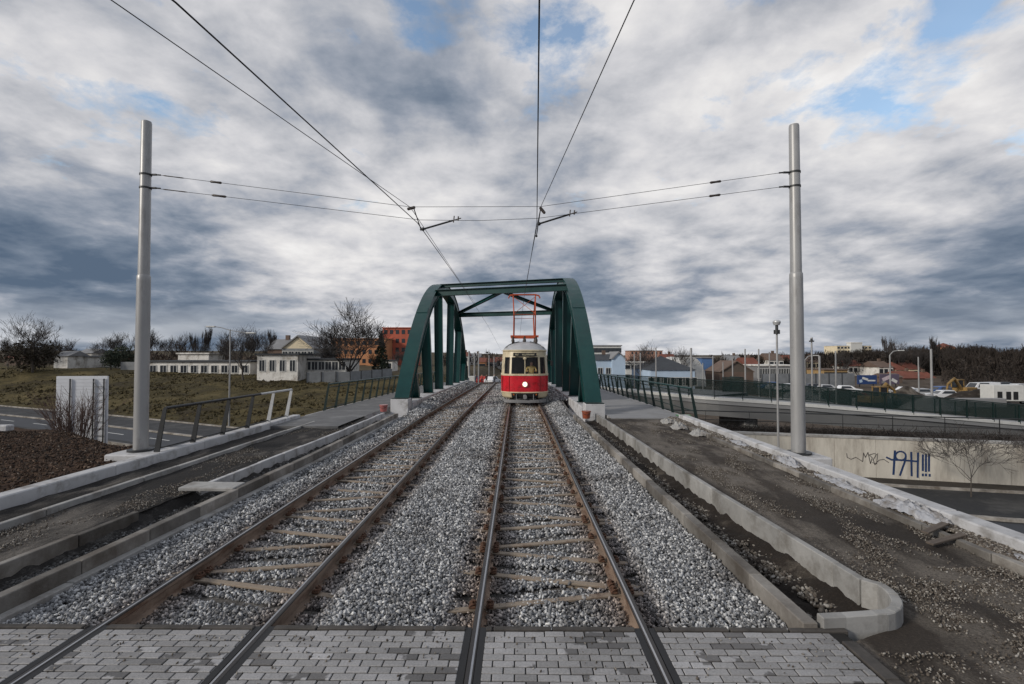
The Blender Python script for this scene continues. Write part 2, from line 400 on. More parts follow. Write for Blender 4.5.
for x in np.arange(-120, 100, 6.):
    a = (x, float(roadY(x)) - 2.3, -4.446); b_ = (x + 2.5, float(roadY(x + 2.5)) - 2.3, -4.446)
    mb.add([(a[0], a[1] - .08, a[2]), (b_[0], b_[1] - .08, a[2]), (b_[0], b_[1] + .08, a[2]), (a[0], a[1] + .08, a[2])], [[0, 1, 2, 3]])
tag(mb.build('lane_marking', M['frame']), kind='structure')
mb = MB(); mb.add([(9, 40, -4.70), (150, 34, -4.70), (190, 74, -4.70), (14, 78, -4.70)], [[0, 1, 2, 3]])
tag(mb.build('paved_yard', M['asphalt_pale']), kind='structure')

# ------------------------------------------------------------------ tram line ground sheets
def sheet(name, xa, xb, y0, y1, z, m, step=.12, amp=.02, freq=1.5, prof=None, seed=0, nstep=None):
    """gridded uneven sheet between the x lines xa(y), xb(y)"""
    nyy = max(2, int((y1 - y0) / step)); 
    Ys = y0 + (y1 - y0) * (np.linspace(0, 1, nyy) ** 1.5)
    nxx = max(3, int(abs(xb(10) - xa(10)) / step))
    T = np.linspace(0, 1, nxx)
    V = []
    for y in Ys:
        a, b = xa(y), xb(y)
        for t in T:
            x = a + (b - a) * t
            nz_ = noise.fractal(Vector((x * freq + seed, y * freq, seed)), 1, 2, 5) * amp
            V.append((x, y, z + elev(y) + nz_ + (prof(t) if prof else 0)))
    idx = np.arange(nyy * nxx).reshape(nyy, nxx)
    F = np.stack([idx[:-1, :-1].ravel(), idx[:-1, 1:].ravel(), idx[1:, 1:].ravel(), idx[1:, :-1].ravel()], 1)
    return tag(link(name, np_mesh(name, V, F, m, smooth=True)), kind='structure')
K1R = lambda y: float(np.interp(y, [3, 20, 26], [2.46, 2.16, 2.16]))       # ballast side of the right kerb
K2R = lambda y: float(np.interp(y, [3, 5, 9, 19.5, 26], [3.6, 3.46, 3.26, 3.02, 3.0]))
K1L = lambda y: float(np.interp(y, [3, 5, 11, 26], [-4.86, -4.76, -4.6, -4.58]))
K2L = lambda y: float(np.interp(y, [3, 6, 9, 16], [-5.8, -5.64, -5.55, -5.3]))

def dirtmat(name, base, light, thr=.6, scale=1.1, sy=.35, wet=0):
    m, nt, b, N, L = newmat(name)
    tc = N.new('ShaderNodeTexCoord'); mp = N.new('ShaderNodeMapping'); mp.inputs['Scale'].default_value = (1, sy, 1); L.new(tc.outputs['Object'], mp.inputs['Vector'])
    def nz(s, d, r, v): 
        n = N.new('ShaderNodeTexNoise'); n.inputs['Scale'].default_value = s; n.inputs['Detail'].default_value = d; n.inputs['Roughness'].default_value = r; L.new(v, n.inputs['Vector']); return n.outputs['Fac']
    patch = ramp_out(N, L, nz(scale, 8, .7, mp.outputs[0]), [(thr - .06, 0), (thr + .05, 1)])
    grain = nz(45, 6, .8, tc.outputs['Object'])
    c1 = ramp_out(N, L, grain, [(.3, [x * .5 for x in base]), (.55, base), (.75, [min(1, x * 2.2) for x in base])])
    c2 = ramp_out(N, L, grain, [(.35, [x * .35 for x in light]), (.55, light), (.7, [min(1, x * 1.5) for x in light])])
    mx = N.new('ShaderNodeMixRGB'); L.new(patch, mx.inputs['Fac']); L.new(c1, mx.inputs['Color1']); L.new(c2, mx.inputs['Color2'])
    big = ramp_out(N, L, nz(.5, 4, .6, tc.outputs['Object']), [(.3, .6), (.7, 1.3)])
    mm = N.new('ShaderNodeMixRGB'); mm.blend_type = 'MULTIPLY'; mm.inputs['Fac'].default_value = 1; L.new(mx.outputs[0], mm.inputs['Color1']); L.new(big, mm.inputs['Color2'])
    L.new(mm.outputs[0], b.inputs['Base Color']); b.inputs['Roughness'].default_value = .9 - wet; b.inputs['Specular IOR Level'].default_value = .3
    bp = N.new('ShaderNodeBump'); bp.inputs['Distance'].default_value = .02; L.new(nz(22, 9, .8, tc.outputs['Object']), bp.inputs['Height']); L.new(bp.outputs[0], b.inputs['Normal'])
    return m
M['bed'] = dirtmat('ballast_bed', (.07, .066, .062), (.16, .15, .14), .5, 2, 1)
M['dirt_r'] = dirtmat('compacted_dirt', (.05, .040, .032), (.17, .148, .125), .52, .9, .35)
M['dirt_l'] = dirtmat('dark_subbase', (.022, .020, .019), (.15, .135, .12), .56, .8, .3)
M['pit'] = dirtmat('pit_soil', (.026, .020, .016), (.08, .068, .056), .6, 2, 1)
M['ditch'] = dirtmat('ditch_gravel', (.030, .028, .027), (.12, .115, .11), .56, 2.5, .6)
sheet('trackbed', lambda y: K1L(y) - .02, lambda y: K1R(y) + .02, 4.43, 26, -.20, M['bed'], .15, .02)
sheet('trackbed', lambda y: -4.6, lambda y: 2.75, 26, 112, -.185, M['bed'], .5, .01)
sheet('ditch', lambda y: K2L(y) - .16, lambda y: K1L(y) - .1, 2.4, 19.5, -.14, M['ditch'], .08, .06, 4, prof=lambda t: -.08 * math.sin(t * math.pi) + .1 * max(0, 1 - t * 4))
sheet('footpath_base', lambda y: -7.0, lambda y: K2L(y) - .1, 2.4, 19.2, -.045, M['dirt_l'], .12, .035, 1.1)
sheet('verge_strip', lambda y: -7.95, lambda y: -7.1, 2.4, 19.2, -.06, M['dirt_l'], .12, .03, 2, seed=4)
sheet('planting_pit', lambda y: K1R(y) + .11, lambda y: K2R(y) + .01 if y > 5.2 else 3.05 + .46 * math.sqrt(max(0, 1 - ((5.09 - y) / .57) ** 2)), 4.56, 20, -.31, M['pit'], .06, .07, 3.5, prof=lambda t: .02 + .15 * t ** 3)
sheet('dirt_path', lambda y: float(np.interp(y, [4.3, 4.55, 4.75, 5.01], [2.75, 3.3, 3.52, 3.555])) if y < 5.01 else max(K2R(y) + .02, 3.555 - (y - 5.01) * .4), lambda y: 5.43, 4.3, 19.4, -.035, M['dirt_r'], .08, .03, 1.3)
sheet('dirt_path', lambda y: 2.75, lambda y: 5.43, 1.0, 4.302, -.035, M['dirt_r'], .07, .03, 1.3)
sheet('rubble_strip', lambda y: 5.54, lambda y: 5.83, 1.5, 19.2, -.02, M['dirt_r'], .05, .07, 6)
for x0, x1 in ((-4.42, -3.75), (2.32, 1.35)):
    mb = MB(); yy = np.linspace(20.6, 51, 24); n = 24; f_ = np.clip((yy - 20.6) / 6, 0, 1)
    mb.add([(x0, y, elev(y) - .2 + .3 * q) for y, q in zip(yy, f_)] + [((x0 + x1) / 2, y, elev(y) - .2 + .2 * q) for y, q in zip(yy, f_)] + [(x1, y, elev(y) - .2) for y in yy], [[k * n + i, k * n + i + 1, (k + 1) * n + i + 1, (k + 1) * n + i] for k in (0, 1) for i in range(n - 1)])
    tag(mb.build('ballast_shoulder', dirtmat('shoulder', (.12, .115, .11), (.25, .24, .235), .45, 3, 1)), kind='structure')
M['walk'] = mat('footway_concrete', (.25, .25, .255), .8, .12, 1.5, dirt=(.2, .195, .19), dscale=.8, damt=.4, bump=.002)
for name, x0, x1, y0, y1 in (('footway', 3.45, 6.32, 18.9, 52), ('footway', -8.1, -5.8, 16.6, 53)):
    mb = MB(); yy = np.linspace(y0, y1, 20); n = 20
    mb.add([(x0, y, elev(y) + .02) for y in yy] + [(x1, y, elev(y) + .02) for y in yy], [[i, n + i, n + i + 1, i + 1] for i in range(n - 1)])
    # end face
    mb.add([(x0, y0, .02), (x1, y0, .02), (x1, y0, -.2), (x0, y0, -.2)], [[0, 1, 2, 3]])
    tag(mb.build(name, M['walk'] if x0 > 0 else mat('dark_footway', (.12, .12, .122), .75, .2, 1.5, dirt=(.2, .2, .2), dscale=.8, damt=.4, bump=.002)), kind='structure')

# ------------------------------------------------------------------ stones
def ico():
    t = (1 + 5 ** .5) / 2
    v = np.array([(-1, t, 0), (1, t, 0), (-1, -t, 0), (1, -t, 0), (0, -1, t), (0, 1, t), (0, -1, -t), (0, 1, -t), (t, 0, -1), (t, 0, 1), (-t, 0, -1), (-t, 0, 1)], float)
    v /= np.linalg.norm(v[0])
    f = np.array([(0, 11, 5), (0, 5, 1), (0, 1, 7), (0, 7, 10), (0, 10, 11), (1, 5, 9), (5, 11, 4), (11, 10, 2), (10, 7, 6), (7, 1, 8), (3, 9, 4), (3, 4, 2), (3, 2, 6), (3, 6, 8), (3, 8, 9), (4, 9, 5), (2, 4, 11), (6, 2, 10), (8, 6, 7), (9, 8, 1)])
    return v, f
IV, IFc = ico()
def stones(name, pos, size, m, label=None, flat=.7):
    """pos (n,3), size (n,) -> one mesh of angular stones"""
    n = len(pos)
    if n == 0: return None
    var = []
    for k in range(24):
        q_ = np.linalg.qr(RNG.normal(size=(3, 3)))[0]; v = IV @ q_; v = v / (np.abs(v) ** 5).sum(1)[:, None] ** .2; v = v * RNG.uniform(.74, 1.06, (12, 1)); v = v * np.array([1.2, .82, flat * .85]); var.append(v)
    var = np.array(var)[RNG.integers(0, 24, n)]
    var = var * RNG.uniform(.75, 1.25, (n, 1, 3))
    q = RNG.normal(size=(n, 4)); q /= np.linalg.norm(q, axis=1)[:, None]
    w, x, y, z = q.T
    Rm = np.stack([1 - 2 * (y * y + z * z), 2 * (x * y - z * w), 2 * (x * z + y * w), 2 * (x * y + z * w), 1 - 2 * (x * x + z * z), 2 * (y * z - x * w), 2 * (x * z - y * w), 2 * (y * z + x * w), 1 - 2 * (x * x + y * y)], 1).reshape(n, 3, 3)
    Vv = np.einsum('nij,nkj->nki', Rm, var) * size[:, None, None] * .5 + pos[:, None, :]
    Ff = IFc[None] + (np.arange(n) * 12)[:, None, None]
    o = link(name, np_mesh(name, Vv.reshape(-1, 3), Ff.reshape(-1, 3), m))
    return tag(o, label, None, None, 'stuff')
def stonemat(name, stops, near_rail=True):
    m, nt, b, N, L = newmat(name)
    g = N.new('ShaderNodeNewGeometry')
    c = ramp_out(N, L, g.outputs['Random Per Island'], stops)
    tc = N.new('ShaderNodeTexCoord'); n = N.new('ShaderNodeTexNoise'); n.inputs['Scale'].default_value = 40; n.inputs['Detail'].default_value = 5; L.new(tc.outputs['Object'], n.inputs['Vector'])
    v = ramp_out(N, L, n.outputs['Fac'], [(.3, .72), (.7, 1.25)])
    mm = N.new('ShaderNodeMixRGB'); mm.blend_type = 'MULTIPLY'; mm.inputs['Fac'].default_value = 1; L.new(c, mm.inputs['Color1']); L.new(v, mm.inputs['Color2'])
    out = mm.outputs[0]
    if near_rail:
        # dark oily / damp patches
        n2 = N.new('ShaderNodeTexNoise'); n2.inputs['Scale'].default_value = .55; n2.inputs['Detail'].default_value = 6; n2.inputs['Roughness'].default_value = .7; L.new(tc.outputs['Object'], n2.inputs['Vector'])
        f = ramp_out(N, L, n2.outputs['Fac'], [(.53, 0), (.66, .8)])
        m3 = N.new('ShaderNodeMixRGB'); m3.blend_type = 'MULTIPLY'; L.new(f, m3.inputs['Fac']); L.new(out, m3.inputs['Color1']); m3.inputs['Color2'].default_value = (.33, .3, .28, 1); out = m3.outputs[0]
        # rust dust beside the rails
        sp = N.new('ShaderNodeSeparateXYZ'); L.new(tc.outputs['Object'], sp.inputs[0])
        acc = None
        for xr in (-3.594, -2.159, -.35, 1.085):
            a = N.new('ShaderNodeMath'); a.operation = 'SUBTRACT'; L.new(sp.outputs[0], a.inputs[0]); a.inputs[1].default_value = xr
            b2 = N.new('ShaderNodeMath'); b2.operation = 'ABSOLUTE'; L.new(a.outputs[0], b2.inputs[0])
            if acc is None: acc = b2.outputs[0]
            else:
                mn = N.new('ShaderNodeMath'); mn.operation = 'MINIMUM'; L.new(acc, mn.inputs[0]); L.new(b2.outputs[0], mn.inputs[1]); acc = mn.outputs[0]
        rr = ramp_out(N, L, acc, [(.06, .7), (.42, 0)])
        m4 = N.new('ShaderNodeMixRGB'); m4.blend_type = 'MULTIPLY'; L.new(rr, m4.inputs['Fac']); L.new(out, m4.inputs['Color1']); m4.inputs['Color2'].default_value = (.62, .42, .30, 1); out = m4.outputs[0]
    L.new(out, b.inputs['Base Color']); b.inputs['Roughness'].default_value = .82; b.inputs['Specular IOR Level'].default_value = .35
    return m
M['ballast'] = stonemat('ballast_stone', [(0, (.08, .081, .084)), (.25, (.17, .173, .18)), (.55, (.28, .285, .295)), (.82, (.46, .465, .475)), (1, (.72, .72, .71))])
M['pebble'] = stonemat('loose_pebble', [(0, (.05, .04, .032)), (.45, (.11, .092, .076)), (.8, (.20, .18, .155)), (1, (.38, .36, .33))], False)
M['darkpeb'] = stonemat('dark_pebble', [(0, (.018, .018, .018)), (.6, (.06, .058, .056)), (.92, (.10, .10, .10)), (1, (.25, .25, .25))], False)
RAILX = (-3.594, -2.159, -.35, 1.085)
GAUGE_C = (-2.876, .367)
def ballast_field(y0, y1, dens, smin, smax, zj=.035):
    A = 7.6 * (y1 - y0); n = int(A * dens)
    x = RNG.uniform(-4.9, 2.8, n); y = RNG.uniform(y0, y1, n)
    lo = np.array([K1L(t) for t in y]) if y1 <= 26 else np.full(n, -4.55)
    hi = np.array([K1R(t) for t in y]) if y1 <= 26 else np.full(n, 2.6)
    k = (x > lo + .02) & (x < hi - .02)
    for xr in RAILX: k &= np.abs(x - xr) > .05
    x, y = x[k], y[k]; n = len(x)
    s = RNG.uniform(smin, smax, n)
    z = -.178 + elev_np(y) + RNG.normal(0, zj * .4, n)
    d = np.min([np.abs(x - c) for c in RAILX], 0)
    between = ((x > -2.159) & (x < -.35)) | (x < -3.6) | (x > 1.09)
    z += np.where(between, .06 * sstep((d - .1) / .35), .0)
    arm = np.zeros(n, bool)
    for ti, xc in enumerate(GAUGE_C):
        k0 = (y - (5.46 + (0 if ti == 0 else .3))) / 1.115; kk = np.round(k0); yl = y - (5.46 + (0 if ti == 0 else .3)) - kk * 1.115; fl = (kk % 2 == 0) != (ti == 0)
        xl = (x - xc) * np.where(fl, 1, -1)
        half = np.interp(xl, [-1.05, .7175, 1.03], [.46, .075, .075])
        arm |= (np.abs(xl) < 1.0) & (np.abs(np.abs(yl) - half) < .07) & (kk >= 0) & (y < 26)
    z = np.where(arm & (RNG.random(n) < .97), z - .07, z)
    rise = np.clip((y - 20.6) / 6, 0, 1); z += rise * (.28 * np.clip((-3.75 - x) / .67, 0, 1) + .28 * np.clip((x - 1.35) / .97, 0, 1))
    z += np.array([noise.noise(Vector((a * 1.3, b * 1.3, 3))) for a, b in zip(x, y)]) * .035
    return np.stack([x, y, z], 1), s
ps, ss = [], []
for a in ((4.46, 7, 3100, .02, .045), (7, 10, 2000, .026, .05), (10, 14, 1100, .034, .06), (14, 20, 520, .045, .078), (20, 26, 330, .055, .09), (26, 50, 140, .07, .13)):
    p_, s_ = ballast_field(*a); ps.append(p_); ss.append(s_)
stones('track_ballast', np.concatenate(ps), np.concatenate(ss), M['ballast'], 'light grey crushed stone ballast between and beside the tram rails')

# loose gravel on dirt at right, left path, pit, ditch
def scatter(n, xf, y0, y1, thr, z, smin, smax, fx=1, fy=.4, seed=0, bias=1.6):
    y = y0 + (y1 - y0) * RNG.random(n) ** bias; u = RNG.random(n)
    x = np.array([xf(t)[0] + (xf(t)[1] - xf(t)[0]) * q for t, q in zip(y, u)])
    nz_ = np.array([noise.fractal(Vector((a * fx + seed, b * fy, seed)), 1, 2, 4) for a, b in zip(x, y)])
    k = nz_ > thr + RNG.normal(0, .12, n)
    x, y = x[k], y[k]
    return np.stack([x, y, z + elev_np(y) + RNG.uniform(-.006, .008, len(x))], 1), RNG.uniform(smin, smax, len(x))
A1 = scatter(60000, lambda y: (K2R(y) + .12, 5.42), 4.6, 18, .22, -.022, .006, .022, 2.2, .8)
A2 = scatter(26000, lambda y: (2.85, 5.4), 2.6, 5.8, -.03, -.028, .008, .026, 1.6, 1.3, 5, 1)
keep = ~((A2[0][:, 0] < 3.68) & (A2[0][:, 1] > 4.15)); A2 = (A2[0][keep], A2[1][keep])
A3 = scatter(16000, lambda y: (5.56, 5.84), 2, 19, -.4, .035, .015, .06, 3, 2, 9, 1.3)
stones('loose_gravel', np.concatenate([A1[0], A2[0], A3[0]]), np.concatenate([A1[1], A2[1], A3[1]]), M['pebble'], 'loose brown grey gravel scattered over the dirt on the right')
B1 = scatter(26000, lambda y: (-6.95, K2L(y) - .15), 4.5, 18, .12, -.04, .008, .026, 1, .4, 2)
stones('path_gravel', B1[0], B1[1], M['pebble'], 'thin gravel scattered over the dark path base on the left')
C1 = scatter(16000, lambda y: (K2L(y) + .04, K1L(y) - .18), 4.2, 18, -.5, -.19, .02, .06, 3, 3, 3)
stones('ditch_stones', C1[0], C1[1], M['darkpeb'], 'dark wet stones in the ditch between the left kerbs')
D1 = scatter(8000, lambda y: (K1R(y) + .16, K2R(y) - .12), 4.75, 19.5, -.1, -.24, .02, .06, 2, 1.2, 6)
stones('pit_stones', D1[0], D1[1], M['pebble'], 'dull stones on the soil inside the right kerb bay')
n = 420; px_ = RNG.uniform(-4.7, 2.6, n); py_ = 4.28 - 1.3 * RNG.random(n) ** 2.2; kk_ = np.min([np.abs(px_ - c) for c in RAILX], 0) > .1
stones('stray_grit', np.stack([px_, py_, np.full(n, .004)], 1)[kk_], RNG.uniform(.006, .024, n)[kk_], M['pebble'], 'stray grit lying on the block paving near the ballast edge')
# leaf litter and clods on soil bank
n = 30000; x = RNG.uniform(-19, -8.5, n); y = 3.5 + 13 * RNG.random(n)
z = ground_h(x, y); k = z > -.9; x, y, z = x[k], y[k], z[k]
zz = z + np.array([noise.fractal(Vector((a * .35, b * .35, 0)), 1, 2, 4) for a, b in zip(x, y)]) * .14 * .6 + RNG.uniform(0, .02, len(x))
M['litter'] = stonemat('leaf_litter', [(0, (.010, .007, .005)), (.5, (.034, .020, .012)), (.85, (.075, .042, .026)), (.97, (.14, .095, .065)), (1, (.26, .22, .18))], False)
stones('leaf_litter', np.stack([x, y, zz], 1), RNG.uniform(.02, .075, len(x)), M['litter'], 'brown soil clods and dead leaves on the left bank', .35)
# dry grass tufts on hillside
def tufts(name, n, xr, yr, label):
    x = RNG.uniform(*xr, n); y = yr[0] + (yr[1] - yr[0]) * RNG.random(n)
    k = (y > roadY(x) + 6.5) & ((x < -9) | (x > 9)); x, y = x[k], y[k]; n = len(x)
    nn = np.array([noise.fractal(Vector((a * .08, b * .08, 1)), 1, 2, 4) for a, b in zip(x, y)]); k = nn > -.1 + RNG.normal(0, .2, n); x, y = x[k], y[k]; n = len(x)
    z = ground_h(x, y); h = RNG.uniform(.08, .26, n); a = RNG.uniform(0, 6.28, n); w = RNG.uniform(.08, .3, n)
    c, s = np.cos(a) * w, np.sin(a) * w
    Vv = np.stack([np.stack([x - c, y - s, z - .05], 1), np.stack([x + c, y + s, z - .05], 1), np.stack([x + c * .3 + RNG.normal(0, .1, n), y, z + h], 1)], 1)
    m_ = stonemat('dry_grass', [(0, (.046, .036, .015)), (.5, (.064, .050, .020)), (.85, (.085, .066, .029)), (1, (.11, .088, .043))], False)
    tag(link(name, np_mesh(name, Vv.reshape(-1, 3), np.arange(n * 3).reshape(n, 3), m_)), label, None, None, 'stuff')
tufts('dry_grass', 30000, (-110, -9), (36, 95), 'rough dry winter grass covering the left hillside')

# ------------------------------------------------------------------ paving
def paving():
    mb = MB(); y = 4.385; row = 0
    while y > 1.4:
        off = (row % 2) * .083
        x = -4.75 + off - .166
        while x < 2.66:
            x0, x1 = max(x, -4.75), min(x + .166, 2.62)
            if x1 - x0 > .03:
                segs = [(x0, x1)]
                for xr in RAILX:                      # grooved rail channels cut the stones
                    nsg = []
                    for a, b in segs:
                        if b <= xr - .085 or a >= xr + .085: nsg.append((a, b))
                        else:
                            if a < xr - .085: nsg.append((a, xr - .085))
                            if b > xr + .085: nsg.append((xr + .085, b))
                    segs = nsg
                for a, b in segs:
                    if b - a > .012:
                        mb.box(((a + b) / 2, y - .0415, -.04 + random.uniform(-.003, .003)), (b - a - .009, .071, .08), bev=.004, rx=random.uniform(-.012, .012), ry=random.uniform(-.012, .012))
            x += .166
        y -= .083; row += 1
    m, nt, b, N, L = newmat('paving_block')
    g = N.new('ShaderNodeNewGeometry'); tc = N.new('ShaderNodeTexCoord')
    def nz(s, d=6, r=.65):
        n = N.new('ShaderNodeTexNoise'); n.inputs['Scale'].default_value = s; n.inputs['Detail'].default_value = d; n.inputs['Roughness'].default_value = r; L.new(tc.outputs['Object'], n.inputs['Vector']); return n.outputs['Fac']
    c = ramp_out(N, L, g.outputs['Random Per Island'], [(0, (.21, .205, .205)), (.35, (.27, .265, .265)), (.93, (.34, .335, .34)), (1, (.40, .395, .40))])
    v = ramp_out(N, L, nz(60), [(.3, .75), (.7, 1.2)])
    mm = N.new('ShaderNodeMixRGB'); mm.blend_type = 'MULTIPLY'; mm.inputs['Fac'].default_value = 1; L.new(c, mm.inputs['Color1']); L.new(v, mm.inputs['Color2'])
    # damp blocks: noise cell plus per block threshold
    ad = N.new('ShaderNodeMath'); ad.operation = 'ADD'; L.new(nz(1.3, 4, .6), ad.inputs[0])
    mu = N.new('ShaderNodeMath'); mu.operation = 'MULTIPLY'; L.new(g.outputs['Random Per Island'], mu.inputs[0]); mu.inputs[1].default_value = .42; L.new(mu.outputs[0], ad.inputs[1])
    ad2 = N.new('ShaderNodeMath'); ad2.operation = 'ADD'; L.new(ad.outputs[0], ad2.inputs[0])
    mq = N.new('ShaderNodeMath'); mq.operation = 'MULTIPLY'; mq.inputs[1].default_value = .10; L.new(nz(14, 3), mq.inputs[0]); L.new(mq.outputs[0], ad2.inputs[1])
    wet = ramp_out(N, L, ad2.outputs[0], [(.0, 0), (1, 1)])
    mr = N.new('ShaderNodeMapRange'); L.new(ad2.outputs[0], mr.inputs['Value']); mr.inputs['From Min'].default_value = .925; mr.inputs['From Max'].default_value = .945
    m3 = N.new('ShaderNodeMixRGB'); m3.blend_type = 'MULTIPLY'; L.new(mr.outputs[0], m3.inputs['Fac']); L.new(mm.outputs[0], m3.inputs['Color1']); m3.inputs['Color2'].default_value = (.30, .29, .28, 1)
    m5 = N.new('ShaderNodeMixRGB'); m5.blend_type = 'MULTIPLY'; m5.inputs['Fac'].default_value = 1; L.new(m3.outputs[0], m5.inputs['Color1']); L.new(ramp_out(N, L, nz(.9, 8, .7), [(.34, .8), (.62, 1.15)]), m5.inputs['Color2'])
    L.new(m5.outputs[0], b.inputs['Base Color'])
    mr2 = N.new('ShaderNodeMapRange'); L.new(mr.outputs[0], mr2.inputs['Value']); mr2.inputs['To Min'].default_value = .62; mr2.inputs['To Max'].default_value = .4; L.new(mr2.outputs[0], b.inputs['Roughness'])
    bp = N.new('ShaderNodeBump'); bp.inputs['Distance'].default_value = .0015; L.new(nz(120), bp.inputs['Height']); L.new(bp.outputs[0], b.inputs['Normal'])
    tag(mb.build('block_paving', m), kind='structure')
    mb = MB(); mb.add([(-4.8, 1.2, -.009), (2.75, 1.2, -.009), (2.75, 4.42, -.009), (-4.8, 4.42, -.009)], [[0, 1, 2, 3]])
    M['joint'] = mat('joint_sand', (.012, .011, .010), .95, .3, 20)
    tag(mb.build('paving_bed', M['joint']), kind='structure')
    mb = MB()
    M['edge_dark'] = mat('dark_edging', (.065, .058, .052), .8, .3, 4, bump=.003, dirt=(.03, .027, .025), dscale=3)
    x = -4.7
    while x < 2.5:
        if all(abs(x + .25 - r) > 0 for r in RAILX): pass
        segs = [(x, x + .49)]
        for xr in RAILX:
            nsg = []
            for a, b_ in segs:
                if b_ <= xr - .085 or a >= xr + .085: nsg.append((a, b_))
                else:
                    if a < xr - .085: nsg.append((a, xr - .085))
                    if b_ > xr + .085: nsg.append((xr + .085, b_))
            segs = nsg
        for a, b_ in segs: mb.box(((a + b_) / 2, 4.418, -.09), (b_ - a - .006, .055, .2), bev=.006)
        x += .5
    yy = 4.25
    while yy > 1.3:
        mb.box((2.69, yy - .25, -.06), (.11, .49, .14), bev=.006); yy -= .5
    tag(mb.build('paving_edging', M['edge_dark']), kind='structure')
paving()

# ------------------------------------------------------------------ rails and sleepers
def rail(xr, label):
    ysr = list(np.arange(-2, 50, 1.5)) + list(np.arange(50, 112, 3.))
    path = [(xr, y, elev(y)) for y in ysr]
    mb = MB()
    mb.sweep(path, [(-.033, -.042), (-.033, -.008), (-.025, 0), (.025, 0), (.033, -.008), (.033, -.042)])
    top = mb
    root = empty('tram_rail', (0, 0, 0), 0, label, 'rail', 'running rails of the two tram tracks')
    o = top.build('rail_head', M['rail_top'], root)
    mb = MB()
    mb.sweep(path, [(-.034, -.044), (-.034, -.016), (-.0345, -.016), (-.0345, -.05), (-.01, -.07), (-.009, -.145), (-.065, -.165), (-.065, -.178), (.065, -.178), (.065, -.165), (.009, -.145), (.01, -.07), (.0345, -.05), (.0345, -.016), (.034, -.016), (.034, -.044)])
    mb.build('rail_web', M['rail_side'], root)
    mb = MB(); s_ = 1 if xr in (RAILX[0], RAILX[2]) else -1
    mb.sweep(path, [(s_ * .012 - .008, -.004), (s_ * .012 + .008, -.004), (s_ * .012 + .008, .0012), (s_ * .012 - .008, .0012)]); mb.build('worn_band', M['shine'], root)
    mb = MB()   # groove strips in the paved part
    for s in (-1, 1):
        mb.sweep([(xr + s * .064, y, -.008) for y in (-2, 4.445)], [(-.028, -.05), (.028, -.05), (.028, .004), (-.028, .004)])
    mb.build('groove_strip', M['black'], root)
rail(RAILX[0], 'outer rail at far left, rusty inner side, of the left tram track')
rail(RAILX[1], 'second rail from the left, rusty side, beside the middle ballast')
rail(RAILX[2], 'dark rail in the picture middle leading under the tram, left rail of its track')
rail(RAILX[3], 'rightmost rail, running from the paving to the right side of the tram')

def clip_mesh():
    mb = MB(); mb.box((0, 0, .012), (.07, .11, .024), bev=.005); mb.tube([(0, 0, .0), (0, 0, .06)], .017, 6); mb.tube([(-.03, -.045, .02), (.0, -.05, .045), (.03, -.03, .03), (.035, .03, .03), (0, .05, .045), (-.03, .045, .02)], .009, 5)
    return mb.mesh('rail_clip', M['rust'])
CLIP = clip_mesh()
def sleeper_mesh(flip):
    # two steel arms meeting under one rail and 0.75 m apart under the other; local origin at gauge centre
    mb = MB(); s = -1 if flip else 1
    for q in (-1, 1):
        a = Vector((-s * 1.05, q * .46, 0)); b = Vector((s * .7175, q * .075, 0)); c = Vector((s * 1.03, q * .075, 0))
        for p0, p1 in ((a, b), (b, c)):
            d = p1 - p0; ang = math.atan2(d.y, d.x); mid = (p0 + p1) / 2
            mb.box((mid.x, mid.y, -.012), (d.length, .08, .024), rz=ang, bev=.004)
            mb.box((mid.x, mid.y, -.07), (d.length, .012, .09), rz=ang)
    return mb.mesh('track_sleeper', M['sleeper'])
SLM = {f: sleeper_mesh(f) for f in (False, True)}
for ti, xc in enumerate(GAUGE_C):
    tn = ('left', 'right')[ti]
    k = 0; y = 5.46 + (0 if ti else .3)
    while y < 52:
        flip = (k % 2 == 0)         # apex on the left when flipped
        if ti == 0: flip = not flip
        e = elev(y)
        o = link('track_sleeper', SLM[not flip], None, (xc, y, -.136 + e))
        o.rotation_euler = (0, 0, random.uniform(-.02, .02))
        tag(o, f'rusty steel Y-shaped sleeper lying in the ballast of the {tn} tram track', 'sleeper', f'steel sleepers of the {tn} track')
        if y < 24:
            s = -1 if (not flip) is False else 1
            s = 1 if (not flip) is False else -1
            for side in (-1, 1):
                xr = side * .7175
                apex = (side == s)
                for q in ((-1, 1)):
                    yy = q * (.075 if apex else .39)
                    for sd_ in (-1, 1):
                        c = link('rail_clip', CLIP, o, (xr + sd_ * .085, yy, .006))
        y += 1.115; k += 1

# ------------------------------------------------------------------ kerbs
def kerb(name, xf, w, zt, zb, y0, y1, m, length=1.0, seed=1, side=1, zoff=0, jit=.006):
    rnd = random.Random(seed); mb = MB(); y = y0
    while y < y1:
        y2 = min(y + length, y1)
        xa, xb = xf(y), xf(y2); ang = math.atan2(xb - xa, y2 - y)
        mb.box(((xa + xb) / 2 + side * w / 2 + rnd.uniform(-jit, jit), (y + y2) / 2, (zt + zb) / 2 + elev((y + y2) / 2) + rnd.uniform(-jit, jit) * .7), (w, (y2 - y) - .012, zt - zb), rz=-ang, bev=.008)
        y = y2
    return tag(mb.build(name, m), kind='structure')
kerb('kerb', K1R, .13, .05, -.4, 4.43, 19.8, M['kerb_wet'], 1.0, 1)
kerb('kerb', K1L, .12, .09, -.3, 2.6, 19.8, M['kerb_wet'], 1.0, 2, -1)
kerb('kerb', lambda y: K1L(y) + .1, .1, -.06, -.3, 4.4, 19.8, M['concrete'], 1.0, 9, -1)
kerb('kerb', K2L, .09, .02, -.3, 2.6, 7.6, M['kerb_wet'], 1.0, 3, -1, jit=.015)
kerb('kerb', K2L, .09, .03, -.3, 9.0, 20.5, M['concrete_light'], 1.0, 4, -1, jit=.012)
